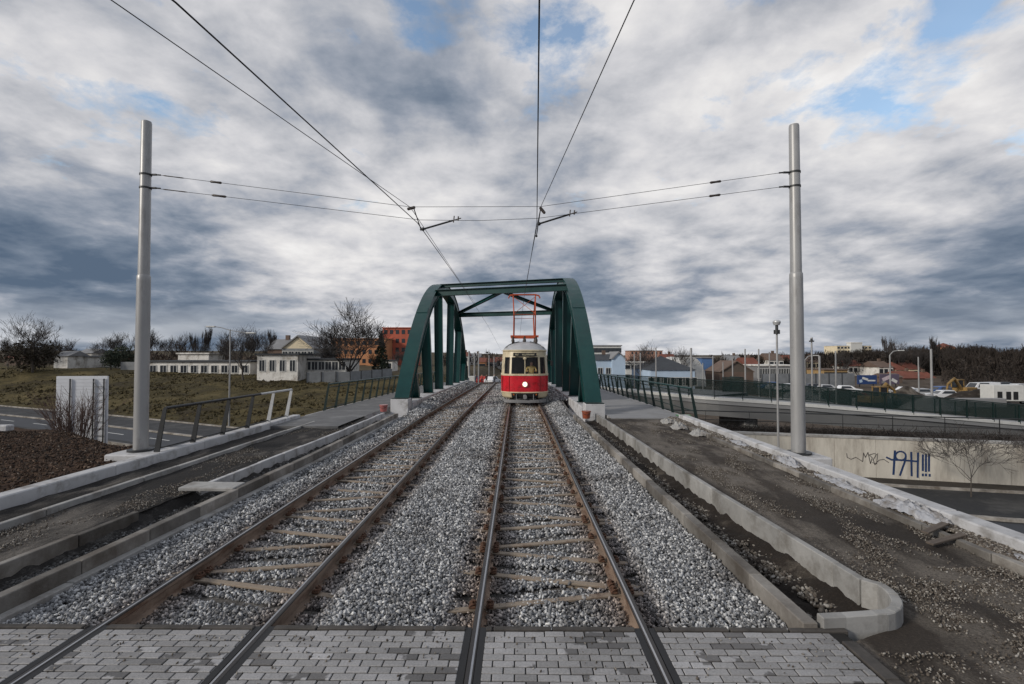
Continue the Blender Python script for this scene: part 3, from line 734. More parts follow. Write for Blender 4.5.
kerb('kerb', lambda y: -7.08, .09, .04, -.3, 5.6, 17.8, M['concrete'], 1.0, 5, 1, jit=.008)
kerb('kerb', lambda y: 5.44, .10, .05, -.3, 5.0, 14.5, M['kerb_wet'], 1.0, 6, 1, jit=.012)
kerb('kerb', lambda y: 5.5, .10, .04, -.3, 14.8, 18.6, M['kerb_wet'], .8, 8, 1, jit=.04)
# curved bay kerb
def bay():
    path = [(K2R(y), y) for y in np.arange(19.6, 5.3, -1.0)] + [(K2R(5.2), 5.2)]
    c = (3.09, 5.12); 
    for a in np.linspace(0, -90, 9): path.append((c[0] + .46 * math.cos(R(a)), c[1] - .03 + .56 * math.sin(R(a))))
    path += [(2.8, 4.49), (2.6, 4.47)]
    mb = MB()
    for a, b in zip(path, path[1:]):
        a = Vector(a); b = Vector(b); d = b - a; L_ = d.length
        if L_ < .02: continue
        ang = math.atan2(d.y, d.x); mid = (a + b) / 2
        mb.box((mid.x, mid.y, -.13 + random.uniform(-.003, .003)), (L_ - .004 + (.02 if L_ < .3 else 0), .088, .46), rz=ang, bev=.008)
    tag(mb.build('kerb', mat('bay_kerb', (.30, .295, .285), .8, .18, 2.5, bump=.004, bscale=40, dirt=(.15, .14, .125), dscale=1.5, damt=.5, island=.15)), kind='structure')
bay()
def edge_beam(x0, x1, y0, y1, zt, zb, label, n=6):
    mb = MB(); yy = np.linspace(y0, y1, n + 1)
    for a, b in zip(yy, yy[1:]): mb.box(((x0 + x1) / 2, (a + b) / 2, (zt + zb) / 2), (x1 - x0, b - a - .008, zt - zb), bev=.02)
    return tag(mb.build('edge_beam', M['concrete_light']), label, 'edge beam')
edge_beam(5.86, 6.14, 1.5, 18.7, .17, -.7, 'long pale concrete edge beam along the right side of the dirt path')
edge_beam(-8.28, -8.0, 1.5, 18.9, .13, -.7, 'long pale concrete edge beam along the left path and soil bank')
o = MB(); o.box((-5.2, 8.75, .085), (.9, .42, .06), rz=.04, ry=.02, bev=.01)
tag(o.build('concrete_slab', M['concrete']), 'flat pale concrete slab bridging the dark ditch at left', 'slab')
o = MB(); o.box((-16.6, 16.2, .0), (.9, .3, .2), rz=.1, bev=.03)
tag(o.build('concrete_block', M['concrete_light']), 'small pale concrete block on the soil bank at the left picture edge', 'block')

# ------------------------------------------------------------------ catenary poles
def pole(x, y, label, attach, sgn, ht):
    root = empty('catenary_pole', (x, y, 0), 0, label, 'pole', 'grey tubular overhead line poles either side of the tracks')
    mb = MB()
    mb.tube([(0, 0, .09), (0, 0, 4.1)], [.152, .142], 32); mb.tube([(0, 0, 4.09), (0, 0, 4.19), (0, 0, 4.23)], [.142, .142, .121], 32)
    mb.tube([(0, 0, 4.2), (0, 0, ht - .04), (0, 0, ht)], [.122, .11, .10], 32)
    mb.build('shaft', M['steel'], root)
    mb = MB(); mb.tube([(0, 0, .085), (0, 0, .125)], .27, 24); mb.build('base_ring', M['steel_dark'], root)
    mb = MB(); mb.box((0, 0, -.25), (.95, 1.0, .66), bev=.03); mb.build('plinth', M['concrete_light'], root)
    for za in attach:
        mb = MB(); mb.tube([(0, 0, za - .02), (0, 0, za + .02)], .128, 20); mb.box((sgn * .2, 0, za), (.14, .05, .04), bev=.008); mb.tube([(sgn * .24, 0, za), (sgn * .36, 0, za - .01)], .018, 6)
        mb.build('band_clamp', M['steel_dark'], root)
    return root
pole(-8.84, 12.0, 'tall pale grey overhead line pole at the left, on concrete by the soil bank', (6.62, 6.30), 1, 7.9)
pole(6.42, 11.8, 'tall grey overhead line pole at the right, on a concrete base outside the beam', (6.55, 6.22), -1, 7.66)

# ------------------------------------------------------------------ overhead wires
def wire(name, pts, r, label, cat='wire', group=None, n=6, insul=()):
    P3 = []
    for a, b in zip(pts, pts[1:]):
        for i in range(8): P3.append(Vector(a).lerp(Vector(b), i / 8))
    P3.append(Vector(pts[-1]))
    mb = MB(); mb.tube(P3, r, n); o = mb.build(name, M['wire']); tag(o, label, cat, group)
    for (a, b, rr) in insul:
        q = MB(); q.tube([a, Vector(a).lerp(Vector(b), .12), Vector(a).lerp(Vector(b), .5), Vector(a).lerp(Vector(b), .88), b], [r, rr, rr * .8, rr, r], 8); q.build('insulator', M['insul'], o)
    return o
G = 'overhead wires'
cL = [(-4.9, -2.5, 5.75), (-3.07, 4.5, 5.50), (-2.35, 12, 5.45), (-2.48, 20.5, 5.52), (-2.7, 29, 5.62), (-2.85, 50, 5.2), (-2.9, 100, 2.9)]
mL = [(-6.0, -2.5, 6.1), (-4.0, 5, 5.84), (-2.52, 12, 5.82), (-2.50, 20.5, 5.6), (-2.75, 34, 5.7)]
cR = [(-.05, -3, 5.55), (.2, 4.5, 5.47), (.47, 12, 5.45), (.44, 20.5, 5.53), (.4, 29, 5.62), (.38, 50, 5.2), (.35, 100, 2.9)]
mR = [(2.0, -3, 6.0), (1.15, 5, 5.82), (.56, 12, 5.82), (.44, 20.5, 5.6), (.39, 34, 5.7)]
wire('contact_wire', cL, .0095, 'thick overhead wire of the left track, coming steeply from the top left', 'wire')
wire('support_wire', mL, .0065, 'thin overhead wire of the left track, leftmost at the picture top', 'wire')
wire('contact_wire', cR, .0095, 'nearly vertical overhead wire above the right track', 'wire')
wire('support_wire', mR, .0065, 'thin overhead wire slanting in from the top right over the right track', 'wire')
pl, pr = (-8.5, 12, 6.61), (6.08, 11.8, 6.54)
def lerp(a, b, t): return tuple(Vector(a).lerp(Vector(b), t))
u1, u2 = (-2.52, 12, 5.83), (.56, 12, 5.83)
wire('span_wire', [pl, u1, u2, pr], .0055, 'upper span wire crossing between the two tall grey poles', 'wire',
     insul=[(lerp(pl, u1, .01), lerp(pl, u1, .10), .014), (lerp(pl, u1, .2), lerp(pl, u1, .25), .03), (lerp(pr, u2, .24), lerp(pr, u2, .29), .03)])
pl2, pr2 = (-8.5, 12, 6.28), (6.08, 11.8, 6.21)
l1, l2 = (-2.3, 12, 5.52), (.48, 12, 5.55)
wire('span_wire', [pl2, l1, (-.9, 12, 5.5), l2, pr2], .0055, 'lower span wire crossing between the two tall grey poles', 'wire',
     insul=[(lerp(pl2, l1, .01), lerp(pl2, l1, .11), .014), (lerp(pl2, l1, .2), lerp(pl2, l1, .26), .03), (lerp(pr2, l2, .24), lerp(pr2, l2, .29), .03)])
def arm(a, b, label):
    r_ = empty('steady_arm', a, 0, label, 'wire fitting', 'registration arms on the lower span wire')
    a = Vector(a); d = Vector(b) - a
    mb = MB(); mb.tube([(0, 0, 0), d * .78], .022, 8); mb.build('rod', M['steel_dark'], r_)
    mb = MB(); mb.tube([d * .78, d], .013, 6); mb.tube([d * .8 + Vector((0, 0, -.05)), d * .82 + Vector((0, 0, .1))], .014, 6); mb.tube([d * .92 + Vector((0, 0, -.04)), d * .93 + Vector((0, 0, .06))], .016, 6); mb.build('insulator', M['insul'], r_)
    mb = MB(); mb.sph((0, 0, 0), .045, 8, 5); mb.build('clamp', M['steel_dark'], r_)
arm((-2.22, 12, 5.30), (-1.32, 12, 5.56), 'short dark steady arm on the left track overhead wire')
arm((.52, 12, 5.42), (1.42, 12, 5.70), 'short dark steady arm on the right track overhead wire')
for (p_, a, lb) in (((-2.5, 12, 5.80), .25, 'dark cable clamp where the left wires cross the upper span wire'), ((.60, 12, 5.74), -.9, 'dark curved cable clamp where the right wires cross the upper span wire')):
    mb = MB(); mb.box((0, 0, 0), (.2, .05, .07), ry=-a, bev=.02); o = mb.build('wire_clamp', M['insul']); o.location = p_; tag(o, lb, 'clamp')
for i, (p0, p1) in enumerate((((-2.45, 12.05, 5.81), (-2.38, 12.6, 5.44)), ((.56, 12.05, 5.8), (.47, 12.3, 5.2)))):
    mb = MB(); mb.tube([p0, p1], .012, 6); mb.sph(p1, .03, 6, 4)
    tag(mb.build('dropper', M['wire']), ('short dropper linking the two wires over the left track', 'short dropper linking the two wires over the right track')[i], 'wire fitting')

# ------------------------------------------------------------------ arch bridge
def arch_z(u, H=6.98, half=14):
    u = max(0, min(2 * half, u)); return .42 + H * (1 - abs(1 - u / half) ** 2.3)
YR, YL = 20.4, 22.9
XRi, XRo, XLi, XLo = 2.72, 3.37, -4.84, -5.49
def bridge():
    root = empty('arch_bridge', (0, 0, 0), 0, 'dark green steel arch bridge carrying both tram tracks past plate hangers and portals', 'bridge')
    def ribm(xa, xb, Y0):
        xc = (xa + xb) / 2; N_ = 64
        us = [28 * (.5 - .5 * math.cos(math.pi * i / N_)) for i in range(N_ + 1)]
        P_ = [Vector((xc, Y0 + u, arch_z(u) + elev(Y0 + u))) for u in us]
        mbw = MB(); mbf = MB()
        for mb, hw, d0, d1 in ((mbf, .325, 0, .035), (mbw, .265, .036, .56), (mbf, .325, .561, .59)):
            vs = []
            for i, p in enumerate(P_):
                t = (P_[min(i + 1, N_)] - P_[max(i - 1, 0)]).normalized(); nrm = Vector((0, t.z, -t.y))   # inward
                if nrm.z > 0: nrm = -nrm
                for (a, b) in ((-hw, d0), (hw, d0), (hw, d1), (-hw, d1)):
                    q = p + Vector((a, 0, 0)) + nrm * b
                    vs.append(q)
            fs = [[i * 4 + j, i * 4 + 4 + j, i * 4 + 4 + (j + 1) % 4, i * 4 + (j + 1) % 4] for i in range(N_) for j in range(4)]
            fs += [[0, 1, 2, 3], [N_ * 4 + 3, N_ * 4 + 2, N_ * 4 + 1, N_ * 4]]
            mb.add(vs, fs, 0)
        o = mbf.build('arch_rib', M['teal'], root); mbw.build('rib_web', M['teal'], o)
        # bolt-on stiffeners on the foot
        # hangers
        for u, ut in ((2.9, 1.9), (7.0, 5.6), (11.1, 10.5), (16.3, 17.0), (20.8, 22.2), (24.8, 26.0)):
            a = Vector((xc, Y0 + u, .28 + elev(Y0 + u))); b = Vector((xc, Y0 + ut, arch_z(ut) - .35 + elev(Y0 + ut)))
            d = b - a; Lh = d.length; th = math.atan2(d.y, d.z); mid = (a + b) / 2
            h = MB()
            for sx in (-.255, .255): h.box((mid.x + sx, mid.y, mid.z), (.02, .30, Lh), rx=-th)
            h.box(mid, (.489, .022, Lh), rx=-th)
            h.build('hanger', M['teal'], root)
            g_ = MB(); g_.box((xc, Y0 + u, .262 + elev(Y0 + u)), (.62, .6, .02)); g_.build('hanger_base', M['teal_dark'], root)
        for us in (5.0, 11.9, 16.1, 23.0):
            t = (Vector((0, 1, (arch_z(us + .05) - arch_z(us - .05)) / .1))).normalized(); c = Vector((xc, Y0 + us, arch_z(us) + elev(Y0 + us)))
            q = MB(); q.box(c + Vector((0, -t.z, t.y)) * .012, (.60, .55, .022), rx=math.atan2(t.z, t.y), bev=.004); q.build('splice_plate', M['teal'], o)
        # longitudinal concrete ledge, plinths
        s = 1 if xa > 0 else -1
        inner = min(abs(xa), abs(xb)) * s
        lg = MB(); yy = np.linspace(Y0 + .4, Y0 + 27.6, 24)
        lg.sweep([(xc, y, elev(y)) for y in yy], [(-.42, -.35), (.42, -.35), (.42, .22), (.38, .25), (-.38, .25), (-.42, .22)])
        lg.build('ledge', M['concrete_light'], root)
        for yy in (Y0 - .05, Y0 + 28.1):
            pp = MB(); pp.box((xc, yy, .06 + elev(yy)), (.78, .72, .76), bev=.02); pl_ = pp.build('plinth', M['concrete_light'], root)
            bp = MB(); bp.box((xc, yy, .455 + elev(yy)), (.7, .7, .03)); bp.build('bearing_plate', M['teal_dark'], pl_)
    ribm(XRi, XRo, YR); ribm(XLi, XLo, YL)
    xr, xl = (XRi + XRo) / 2, (XLi + XLo) / 2
    def pt(side, u, dz): return Vector((xr if side else xl, (YR if side else YL) + u, arch_z(u) - dz + elev((YR if side else YL) + u)))
    def beam(a, b, w, h, name):
        d = b - a; mb = MB(); ang = math.atan2(d.y, d.x); pitch = math.atan2(d.z, math.hypot(d.x, d.y)); mid = (a + b) / 2; L_ = d.length - .5
        Mx = Matrix.Translation(mid) @ Matrix.Rotation(ang, 4, 'Z') @ Matrix.Rotation(-pitch, 4, 'Y')
        for (c, dd) in (((0, 0, h / 2 - .012), (L_, w, .024)), ((0, 0, -h / 2 + .012), (L_, w, .024)), ((0, 0, 0), (L_, .02, h - .05))):
            vs = [Mx @ Vector((c[0] + x * dd[0] / 2, c[1] + y * dd[1] / 2, c[2] + z * dd[2] / 2)) for z in (-1, 1) for x, y in ((-1, -1), (1, -1), (1, 1), (-1, 1))]
            mb.add(vs, [[3, 2, 1, 0], [4, 5, 6, 7], [0, 1, 5, 4], [1, 2, 6, 5], [2, 3, 7, 6], [3, 0, 4, 7]])
        mb.build(name, M['teal'], root)
    for u, h, dz in ((8.0, .36, .2), (10.3, .22, .1), (15.2, .34, .22), (20.4, .36, .25)):
        beam(pt(0, u, dz), pt(1, u, dz), .3, h, 'cross_beam')
    for u0, u1_ in ((15.2, 20.2),):
        mid = (pt(0, u0, .25) + pt(1, u0, .25)) / 2
        beam(mid, pt(0, u1_, .3), .2, .22, 'diagonal_brace'); beam(mid, pt(1, u1_, .3), .2, .22, 'diagonal_brace')
    mid = (pt(0, 15.0, .25) + pt(1, 15.0, .25)) / 2
    beam(pt(0, 8.4, .2), mid, .2, .2, 'diagonal_brace'); beam(pt(1, 8.4, .2), mid, .2, .2, 'diagonal_brace')
    # deck slab with fascia
    mb = MB(); yy = np.linspace(19.9, 50.5, 24)
    vs = []
    for y in yy:
        e = elev(y)
        for x, z in ((-8.25, .0), (6.45, .0), (6.45, -.45), (5.6, -.75), (-7.4, -.75), (-8.25, -.45)):
            vs.append((x, y, e + z - .28 if z <= -.4 or True else 0))
    nn = 6; fs = [[i * nn + j, (i + 1) * nn + j, (i + 1) * nn + (j + 1) % nn, i * nn + (j + 1) % nn] for i in range(len(yy) - 1) for j in range(nn)]
    fs += [list(range(nn)), [(len(yy) - 1) * nn + j for j in range(nn - 1, -1, -1)]]
    mb.add(vs, fs); 
    for x0, x1 in ((-8.25, -5.93), (3.5, 6.45)):
        mb.sweep([((x0 + x1) / 2, y, elev(y)) for y in yy], [(-(x1 - x0) / 2, -.3), ((x1 - x0) / 2, -.3), ((x1 - x0) / 2, -.005), (-(x1 - x0) / 2, -.005)])
    mb.build('deck', M['concrete_light'], root)
bridge()
# abutments
for y, lb in ((19.6, 'near concrete abutment below the start of the green bridge'), (50.4, 'far concrete abutment below the end of the green bridge')):
    mb = MB(); mb.box((-.9, y, -2.9 + elev(y)), (14.4, 1.0, 4.2)); tag(mb.build('bridge_abutment', M['concrete']), lb, 'abutment')

# ------------------------------------------------------------------ railings
def railing(name, pts, h, spacing, lean, mtop, mpost, label, light_from=None, infill=None, mids=(.08,), w=.09, group=None, lastlight=None):
    """pts: base polyline; lean = sideways offset of the top; parts: top_rail, bottom_rail, each post"""
    root = empty(name, pts[0], 0, label, 'railing', group)
    o0 = Vector(pts[0]); pts = [Vector(p) for p in pts]
    segs = [(a, b, (b - a).length) for a, b in zip(pts, pts[1:])]; tot = sum(s[2] for s in segs)
    def at(s):
        for a, b, l in segs:
            if s <= l + 1e-6: return a.lerp(b, s / l), (b - a).normalized()
            s -= l
        return b, (b - a).normalized()
    def nrm(t): return Vector((t.y, -t.x, 0)).normalized()
    ln = lambda t, z: nrm(t) * lean * (z / h) + Vector((0, 0, z))
    ss_ = list(np.linspace(0, tot, max(2, int(tot / .8))))
    up = [at(s)[0] + ln(at(s)[1], h) - o0 for s in ss_]
    if lastlight:
        k = int(len(up) * .68); mb = MB(); mb.tube(up[:k + 1], .035, 8); mb.build('top_rail', mtop, root)
        mb = MB(); mb.tube(up[k:], .036, 8); mb.build('top_rail', M['steel_light'], root)
    else: mb = MB(); mb.tube(up, .035, 8); mb.build('top_rail', mtop, root)
    for z in mids:
        mb = MB(); mb.tube([at(s)[0] + ln(at(s)[1], z) - o0 for s in ss_], .02, 6); mb.build('lower_rail', mpost, root)
    n = max(1, round(tot / spacing)); first = None
    for i in range(n + 1):
        s = tot * i / n; p, t = at(s); r_ = nrm(t)
        a = p - o0 + Vector((0, 0, -.1)); b = p + ln(t, h) - o0
        d = b - a; mb = MB()
        vs = [a - t * w * .15 - r_ * w * .6, a + t * w * .15 - r_ * w * .6, a + t * w * .15 + r_ * w * .6, a - t * w * .15 + r_ * w * .6]
        vs = vs + [v + d - (v - a) * .35 for v in vs]
        mb.add(vs, [[3, 2, 1, 0], [4, 5, 6, 7], [0, 1, 5, 4], [1, 2, 6, 5], [2, 3, 7, 6], [3, 0, 4, 7]])
        mp_ = mpost
        if lastlight and i >= n + 1 - lastlight: mp_ = M['steel_light']
        mb.build('post', mp_, root)
    if infill:
        mb = MB(); q = []
        for s in ss_: q += [at(s)[0] + ln(at(s)[1], .12) - o0, at(s)[0] + ln(at(s)[1], h - .05) - o0]
        vs = [v - nrm(Vector((1, 0, 0))) * 0 for v in q] + [v + Vector((0, .012, 0)) for v in q]
        m2 = len(q)
        fs = [[2 * i, 2 * i + 2, 2 * i + 3, 2 * i + 1] for i in range(len(ss_) - 1)] + [[m2 + 2 * i, m2 + 2 * i + 1, m2 + 2 * i + 3, m2 + 2 * i + 2] for i in range(len(ss_) - 1)]
        mb.add(vs, fs); mb.build('mesh_panel', infill, root, fix=False)
    return root
railing('metal_railing', [(-8.2, 11.6, .1), (-8.1, 17.9, .1)], 1.02, 1.25, .2, M['steel_dark'], M['steel_dark'], 'low leaning metal railing with dark posts and two pale end posts beside the left pole', lastlight=2, w=.11, mids=(.1,))
railing('green_railing', [(-8.15, 21.6, -.02), (-8.15, 36, elev(36)), (-8.15, 52, elev(52))], 1.12, 1.35, .2, M['teal'], M['teal_dark'], 'dark green leaning railing along the left footway of the bridge', mids=(.08, .98), w=.09)
railing('green_railing', [(6.4, 18.3, 0), (6.4, 35, elev(35)), (6.4, 52, elev(52))], 1.14, 1.4, -.22, M['teal'], M['teal_dark'], 'dark green leaning railing along the right footway of the bridge', mids=(.08, .32, .98), w=.10)

# ------------------------------------------------------------------ road flyover on the right
def meshmat():
    m, nt, b, N, L = newmat('green_mesh_panel')
    b.inputs['Base Color'].default_value = (.006, .024, .021, 1); b.inputs['Roughness'].default_value = .4; b.inputs['Alpha'].default_value = .42
    return m
M['gmesh'] = meshmat()
FW = [(7.6, 47, -.75), (10.0, 38.5, -.62), (12.5, 34.6, -.66), (18, 33.4, -.95), (26, 33, -1.62), (34, 33.4, -2.35), (48, 34.6, -3.6), (60, 36, -4.6)]
def flyover():
    P_ = [Vector(p) for p in FW]; pts = []
    for a, b in zip(P_, P_[1:]):
        for i in range(6): pts.append(a.lerp(b, i / 6))
    pts.append(P_[-1])
    for _ in range(3): pts = [pts[0]] + [(pts[i - 1] + pts[i] * 2 + pts[i + 1]) / 4 for i in range(1, len(pts) - 1)] + [pts[-1]]
    M['deckc'] = mat('smooth_concrete', (.24, .245, .25), .8, .08, .6, dirt=(.28, .28, .28), dscale=.3, damt=.3, stretch=(.3, .3, 1))
    root = empty('road_bridge', (0, 0, 0), 0, 'pale concrete road bridge sloping down to the right behind the graffiti wall', 'bridge')
    mb = MB(); mb.sweep(pts, [(-8, 0), (0, 0), (0, -.25), (-.1, -.3), (-.5, -1.1), (-7.5, -1.1), (-8, -.3)]); mb.build('deck', M['deckc'], root)
    mb = MB(); mb.sweep([p + Vector((0, 0, .0)) for p in pts], [(-.35, .003), (.06, .003), (.06, .2), (-.35, .2)]); mb.build('edge_kerb', M['frame'], root)
    base = [p + Vector((0, 0, .2)) for p in pts]
    railing('parapet_railing', [tuple(p) for p in base], 1.12, 1.75, 0, M['teal_dark'], M['teal_dark'], 'near parapet of dark green mesh panels on the road bridge, facing us', infill=M['gmesh'], w=.12, mids=(.12,))
    base2 = []
    for i, p in enumerate(pts):
        t = (pts[min(i + 1, len(pts) - 1)] - pts[max(i - 1, 0)]); t.z = 0; t.normalize(); base2.append(p - Vector((t.y, -t.x, 0)) * 7.8)
    railing('parapet_railing', [tuple(p) for p in base2[6:]], 1.2, 1.75, 0, M['teal_dark'], M['teal_dark'], 'far parapet of dark green panels on the other side of the road bridge', infill=M['gmesh'], w=.1, mids=(.12,))
    for x, y in ((16, 37.5), (34, 37.5)):
        z = np.interp(x, [f[0] for f in FW], [f[2] for f in FW]) - 1.05
        mb = MB(); mb.box((x, y, (z - 5) / 2), (.9, 4.5, z + 5), bev=.05); mb.build('pier', M['concrete'], root)
flyover()

# graffiti retaining wall
def wallmat():
    m = mat('panel_wall', (.54, .51, .45), .9, .14, 1.2, bump=.004, bscale=20, dirt=(.32, .29, .25), dscale=.9, damt=.5, stretch=(1, 1, .22))
    return m
def wall_():
    root = empty('retaining_wall', (0, 0, 0), 0, 'long pale concrete retaining wall with blue graffiti at right below the bridges', 'wall')
    ang = math.atan(-.264); dx = math.cos(ang); dy = math.sin(ang)
    mb = MB(); x = 6.0; wm = wallmat()
    while x < 60:
        c = (x + 1.0 * dx, wallY(x) + 1.0 * dy); mb.box((c[0], c[1] + .2, -3.45), (1.988, .35, 2.4), rz=ang, bev=.008)
        x += 2 * dx
    mb.build('wall_panels', wm, root)
    mb = MB(); mb.box((33, wallY(33) + .2, -2.19), (56.5, .42, .13), rz=ang, bev=.01); mb.build('coping', M['concrete'], root)
    # graffiti as thin paint strokes on the wall face
    org = Vector((0, wallY(0), 0)); nrm = Vector((dy, -dx, 0)) * 1.0   # facing the camera
    def onwall(px, py):
        d = Vector(((px - 517) / 512, 1, (355 - py) / 512)); o = Vector((0, 0, 2.33))
        base = Vector((15, wallY(15) + .2, 0)) + nrm * .181
        t = (base - o).dot(nrm) / d.dot(nrm); return o + d * t
    def z5(x, y): return onwall(830 + x / 5.278, 430 + y / 5.278)
    def stroke(mb, pts, w):
        p = [z5(*q) for q in pts]
        for a, b in zip(p, p[1:]):
            d = (b - a); L_ = d.length
            if L_ < 1e-4: continue
            d.normalize(); s = d.cross(nrm).normalized() * w
            a2 = a - d * w * .7; b2 = b + d * w * .7
            vs = [a2 - s, b2 - s, b2 + s, a2 + s]; off = nrm * (.004 + random.uniform(0, .003))
            mb.add([v + off for v in vs] + [v for v in vs], [[0, 1, 2, 3], [7, 6, 5, 4], [0, 4, 5, 1], [1, 5, 6, 2], [2, 6, 7, 3], [3, 7, 4, 0]])
    mb = MB()
    stroke(mb, [(318, 105), (313, 165), (308, 225)], .05)
    stroke(mb, [(275, 138), (300, 150), (355, 152), (430, 158)], .045)
    stroke(mb, [(347 + 27 * math.cos(a), 130 - 23 * math.sin(a)) for a in np.linspace(-.5, 5.9, 18)], .04)
    stroke(mb, [(373, 140), (366, 165), (342, 230)], .045)
    for a in ([(402, 112), (402, 232)], [(437, 115), (433, 240)], [(462, 125), (460, 205)], [(478, 122), (476, 210)], [(494, 122), (492, 208)], [(460, 224), (460, 232)], [(476, 224), (476, 232)], [(495, 226), (495, 234)]): stroke(mb, a, .045)
    g = mb.build('blue_graffiti', mat('blue_paint', (.012, .035, .11), .6, .2, 3), root, fix=False); g['label'] = 'large blue hand-painted strokes and exclamation marks'
    mb = MB()
    stroke(mb, [(68, 118), (70, 138), (90, 148), (115, 138), (135, 150), (150, 160), (155, 115), (165, 138), (178, 112), (186, 150), (190, 170), (200, 140), (185, 125), (210, 118), (222, 122), (205, 150), (212, 176), (235, 152), (260, 148), (285, 165)], .016)
    stroke(mb, [(200, 165), (222, 172), (228, 118)], .014)
    g = mb.build('black_scribble', mat('dark_paint', (.05, .045, .045), .6, .2, 3), root, fix=False); g['label'] = 'thin dark scribbled tag'
wall_()
# terrace behind the wall with dark hedge and fence
def terrace():
    mb = MB(); xs_ = np.linspace(6.5, 62, 60)
    a = [(x, wallY(x) + .35, -2.28) for x in xs_]; b = [(x, wallY(x) + 2.6, -2.2) for x in xs_]; c = [(x, wallY(x) + 6.4, -4.9) for x in xs_]; n = 60
    mb.add(a + b + c, [[i, i + 1, n + i + 1, n + i] for i in range(n - 1)] + [[n + i, n + i + 1, 2 * n + i + 1, 2 * n + i] for i in range(n - 1)])
    tag(mb.build('terrace', M['pit']), kind='structure')
    # scrub: dark twigs
    n = 26000; x = RNG.uniform(7, 58, n); y = wallY(x) + .6 + RNG.random(n) * 1.8; z = -2.3 + np.abs(RNG.normal(0, .16, n))
    L_ = RNG.uniform(.1, .4, n); d = RNG.normal(size=(n, 3)); d[:, 2] = np.abs(d[:, 2]); d /= np.linalg.norm(d, axis=1)[:, None]
    p0 = np.stack([x, y, z], 1); p1 = p0 + d * L_[:, None]; w = RNG.normal(size=(n, 3)) * .02
    Vv = np.stack([p0, p0 + w, p1], 1)
    tag(link('scrub', np_mesh('scrub', Vv.reshape(-1, 3), np.arange(n * 3).reshape(n, 3), mat('dark_scrub', (.02, .016, .014), .95, .4, 2))), 'dark leafless scrub along the top of the graffiti wall', None, None, 'stuff')
    xs2 = np.arange(7, 56, 2.6)
    railing('wire_fence', [(x, wallY(x) + 2.5, -2.25) for x in xs2], 1.05, 2.6, 0, M['steel_dark'], M['steel_dark'], 'thin dark fence standing on top of the graffiti wall behind scrub', mids=(.15, .5), w=.08)
terrace()
# verge between wall and road
mb = MB(); xs_ = np.linspace(6.5, 60, 50); n = 50
mb.add([(x, roadY(x) + 5.3, -4.40) for x in xs_] + [(x, wallY(x) + .1, -4.32) for x in xs_], [[i, i + 1, n + i + 1, n + i] for i in range(n - 1)])
M['verge'] = mat('dark_verge', (.03, .024, .018), .95, .4, 2, bump=.02, bscale=8)
tag(mb.build('verge', M['verge']), kind='structure')

# ------------------------------------------------------------------ trees
def grow(rnd, height, spread, levels=5, trunk_r=.2, up=.25, tf=.28, kids=(3, 4)):
    br = []
    def go(p, d, L_, r, lv):
        n = 4 if lv < 2 else 3; pts = [p.copy()]; rs = [r]; dd = d.copy()
        for i in range(n):
            dd = (dd + Vector((rnd.gauss(0, .1), rnd.gauss(0, .1), rnd.gauss(0, .07) + up * .25))).normalized()
            p = p + dd * (L_ / n); pts.append(p.copy()); rs.append(r * (1 - .55 * (i + 1) / n))
        br.append((pts, rs, lv))
        if lv >= levels: return
        k = rnd.randint(*kids) + (1 if lv == 0 else 0)
        for j in range(k):
            t = rnd.uniform(.35, 1) if lv else rnd.uniform(.75, 1)
            i = min(n - 1, int(t * n)); q = pts[i].lerp(pts[i + 1], t * n - i) if i < n else pts[-1]
            a = rnd.uniform(0, 6.28) + j * 2.4; side = Vector((math.cos(a), math.sin(a), 0)); side = (side - dd * side.dot(dd)).normalized()
            nd = (dd * rnd.uniform(.5, 1.0) + side * spread * rnd.uniform(.6, 1.15) + Vector((0, 0, up))).normalized()
            go(q, nd, L_ * rnd.uniform(.6, .85) if lv else L_ * rnd.uniform(1.0, 1.4) * .8, rs[i] * rnd.uniform(.5, .7), lv + 1)
    go(Vector((0, 0, -.3)), Vector((0, 0, 1)), 1.0 * tf / .28, trunk_r / height * 1.0, 0)
    zmax = max(p.z for b in br for p in b[0]); s = height / zmax
    return [([p * s for p in pts], [max(r * s, 0) for r in rs], lv) for pts, rs, lv in br]
def tree_meshes(seed, height, spread, levels, tr, up=.25, tf=.28, tw=.012, mats=None, kids=(3, 4)):
    rnd = random.Random(seed); br = grow(rnd, height, spread, levels, tr * 3.4, up, tf, kids)
    r0 = br[0][1][0]; f = tr / r0 if r0 else 1
    mt, mc = MB(), MB()
    for pts, rs, lv in br:
        rs = [max(r * f, tw) for r in rs]
        (mt if lv == 0 else mc).tube(pts, rs, 8 if lv == 0 else (5 if lv == 1 else 3), caps=False, smooth=lv < 2)
    a, b = mats or (M['bark'], M['twig'])
    return mt.mesh('trunk', a), mc.mesh('crown', b)
def put_tree(meshes, loc, s=1, rz=0, label='', group=None, name='bare_tree', cat='tree', sx=1):
    r = empty(name, loc, rz, label, cat, group); r.scale = (s * sx, s * sx, s)
    link('trunk', meshes[0], r); link('crown', meshes[1], r); return r
T_big = tree_meshes(29, 12, .9, 5, .34, .2, .15, .017, kids=(4, 5))
T_mid = tree_meshes(21, 10, .8, 5, .2, .3, .3, .014)
T_mid2 = tree_meshes(33, 10, .7, 5, .18, .35, .3, .014)
T_pop = tree_meshes(5, 14, .28, 5, .18, .8, .3, .03)
T_small = tree_meshes(47, 3.7, .85, 5, .045, .16, .26, .006, kids=(3, 4))
T_brown = [tree_meshes(60 + i, 11, .7, 4, .2, .35, .28, .026, (M['bark'], M['twig_brown']), kids=(4, 5)) for i in range(3)]
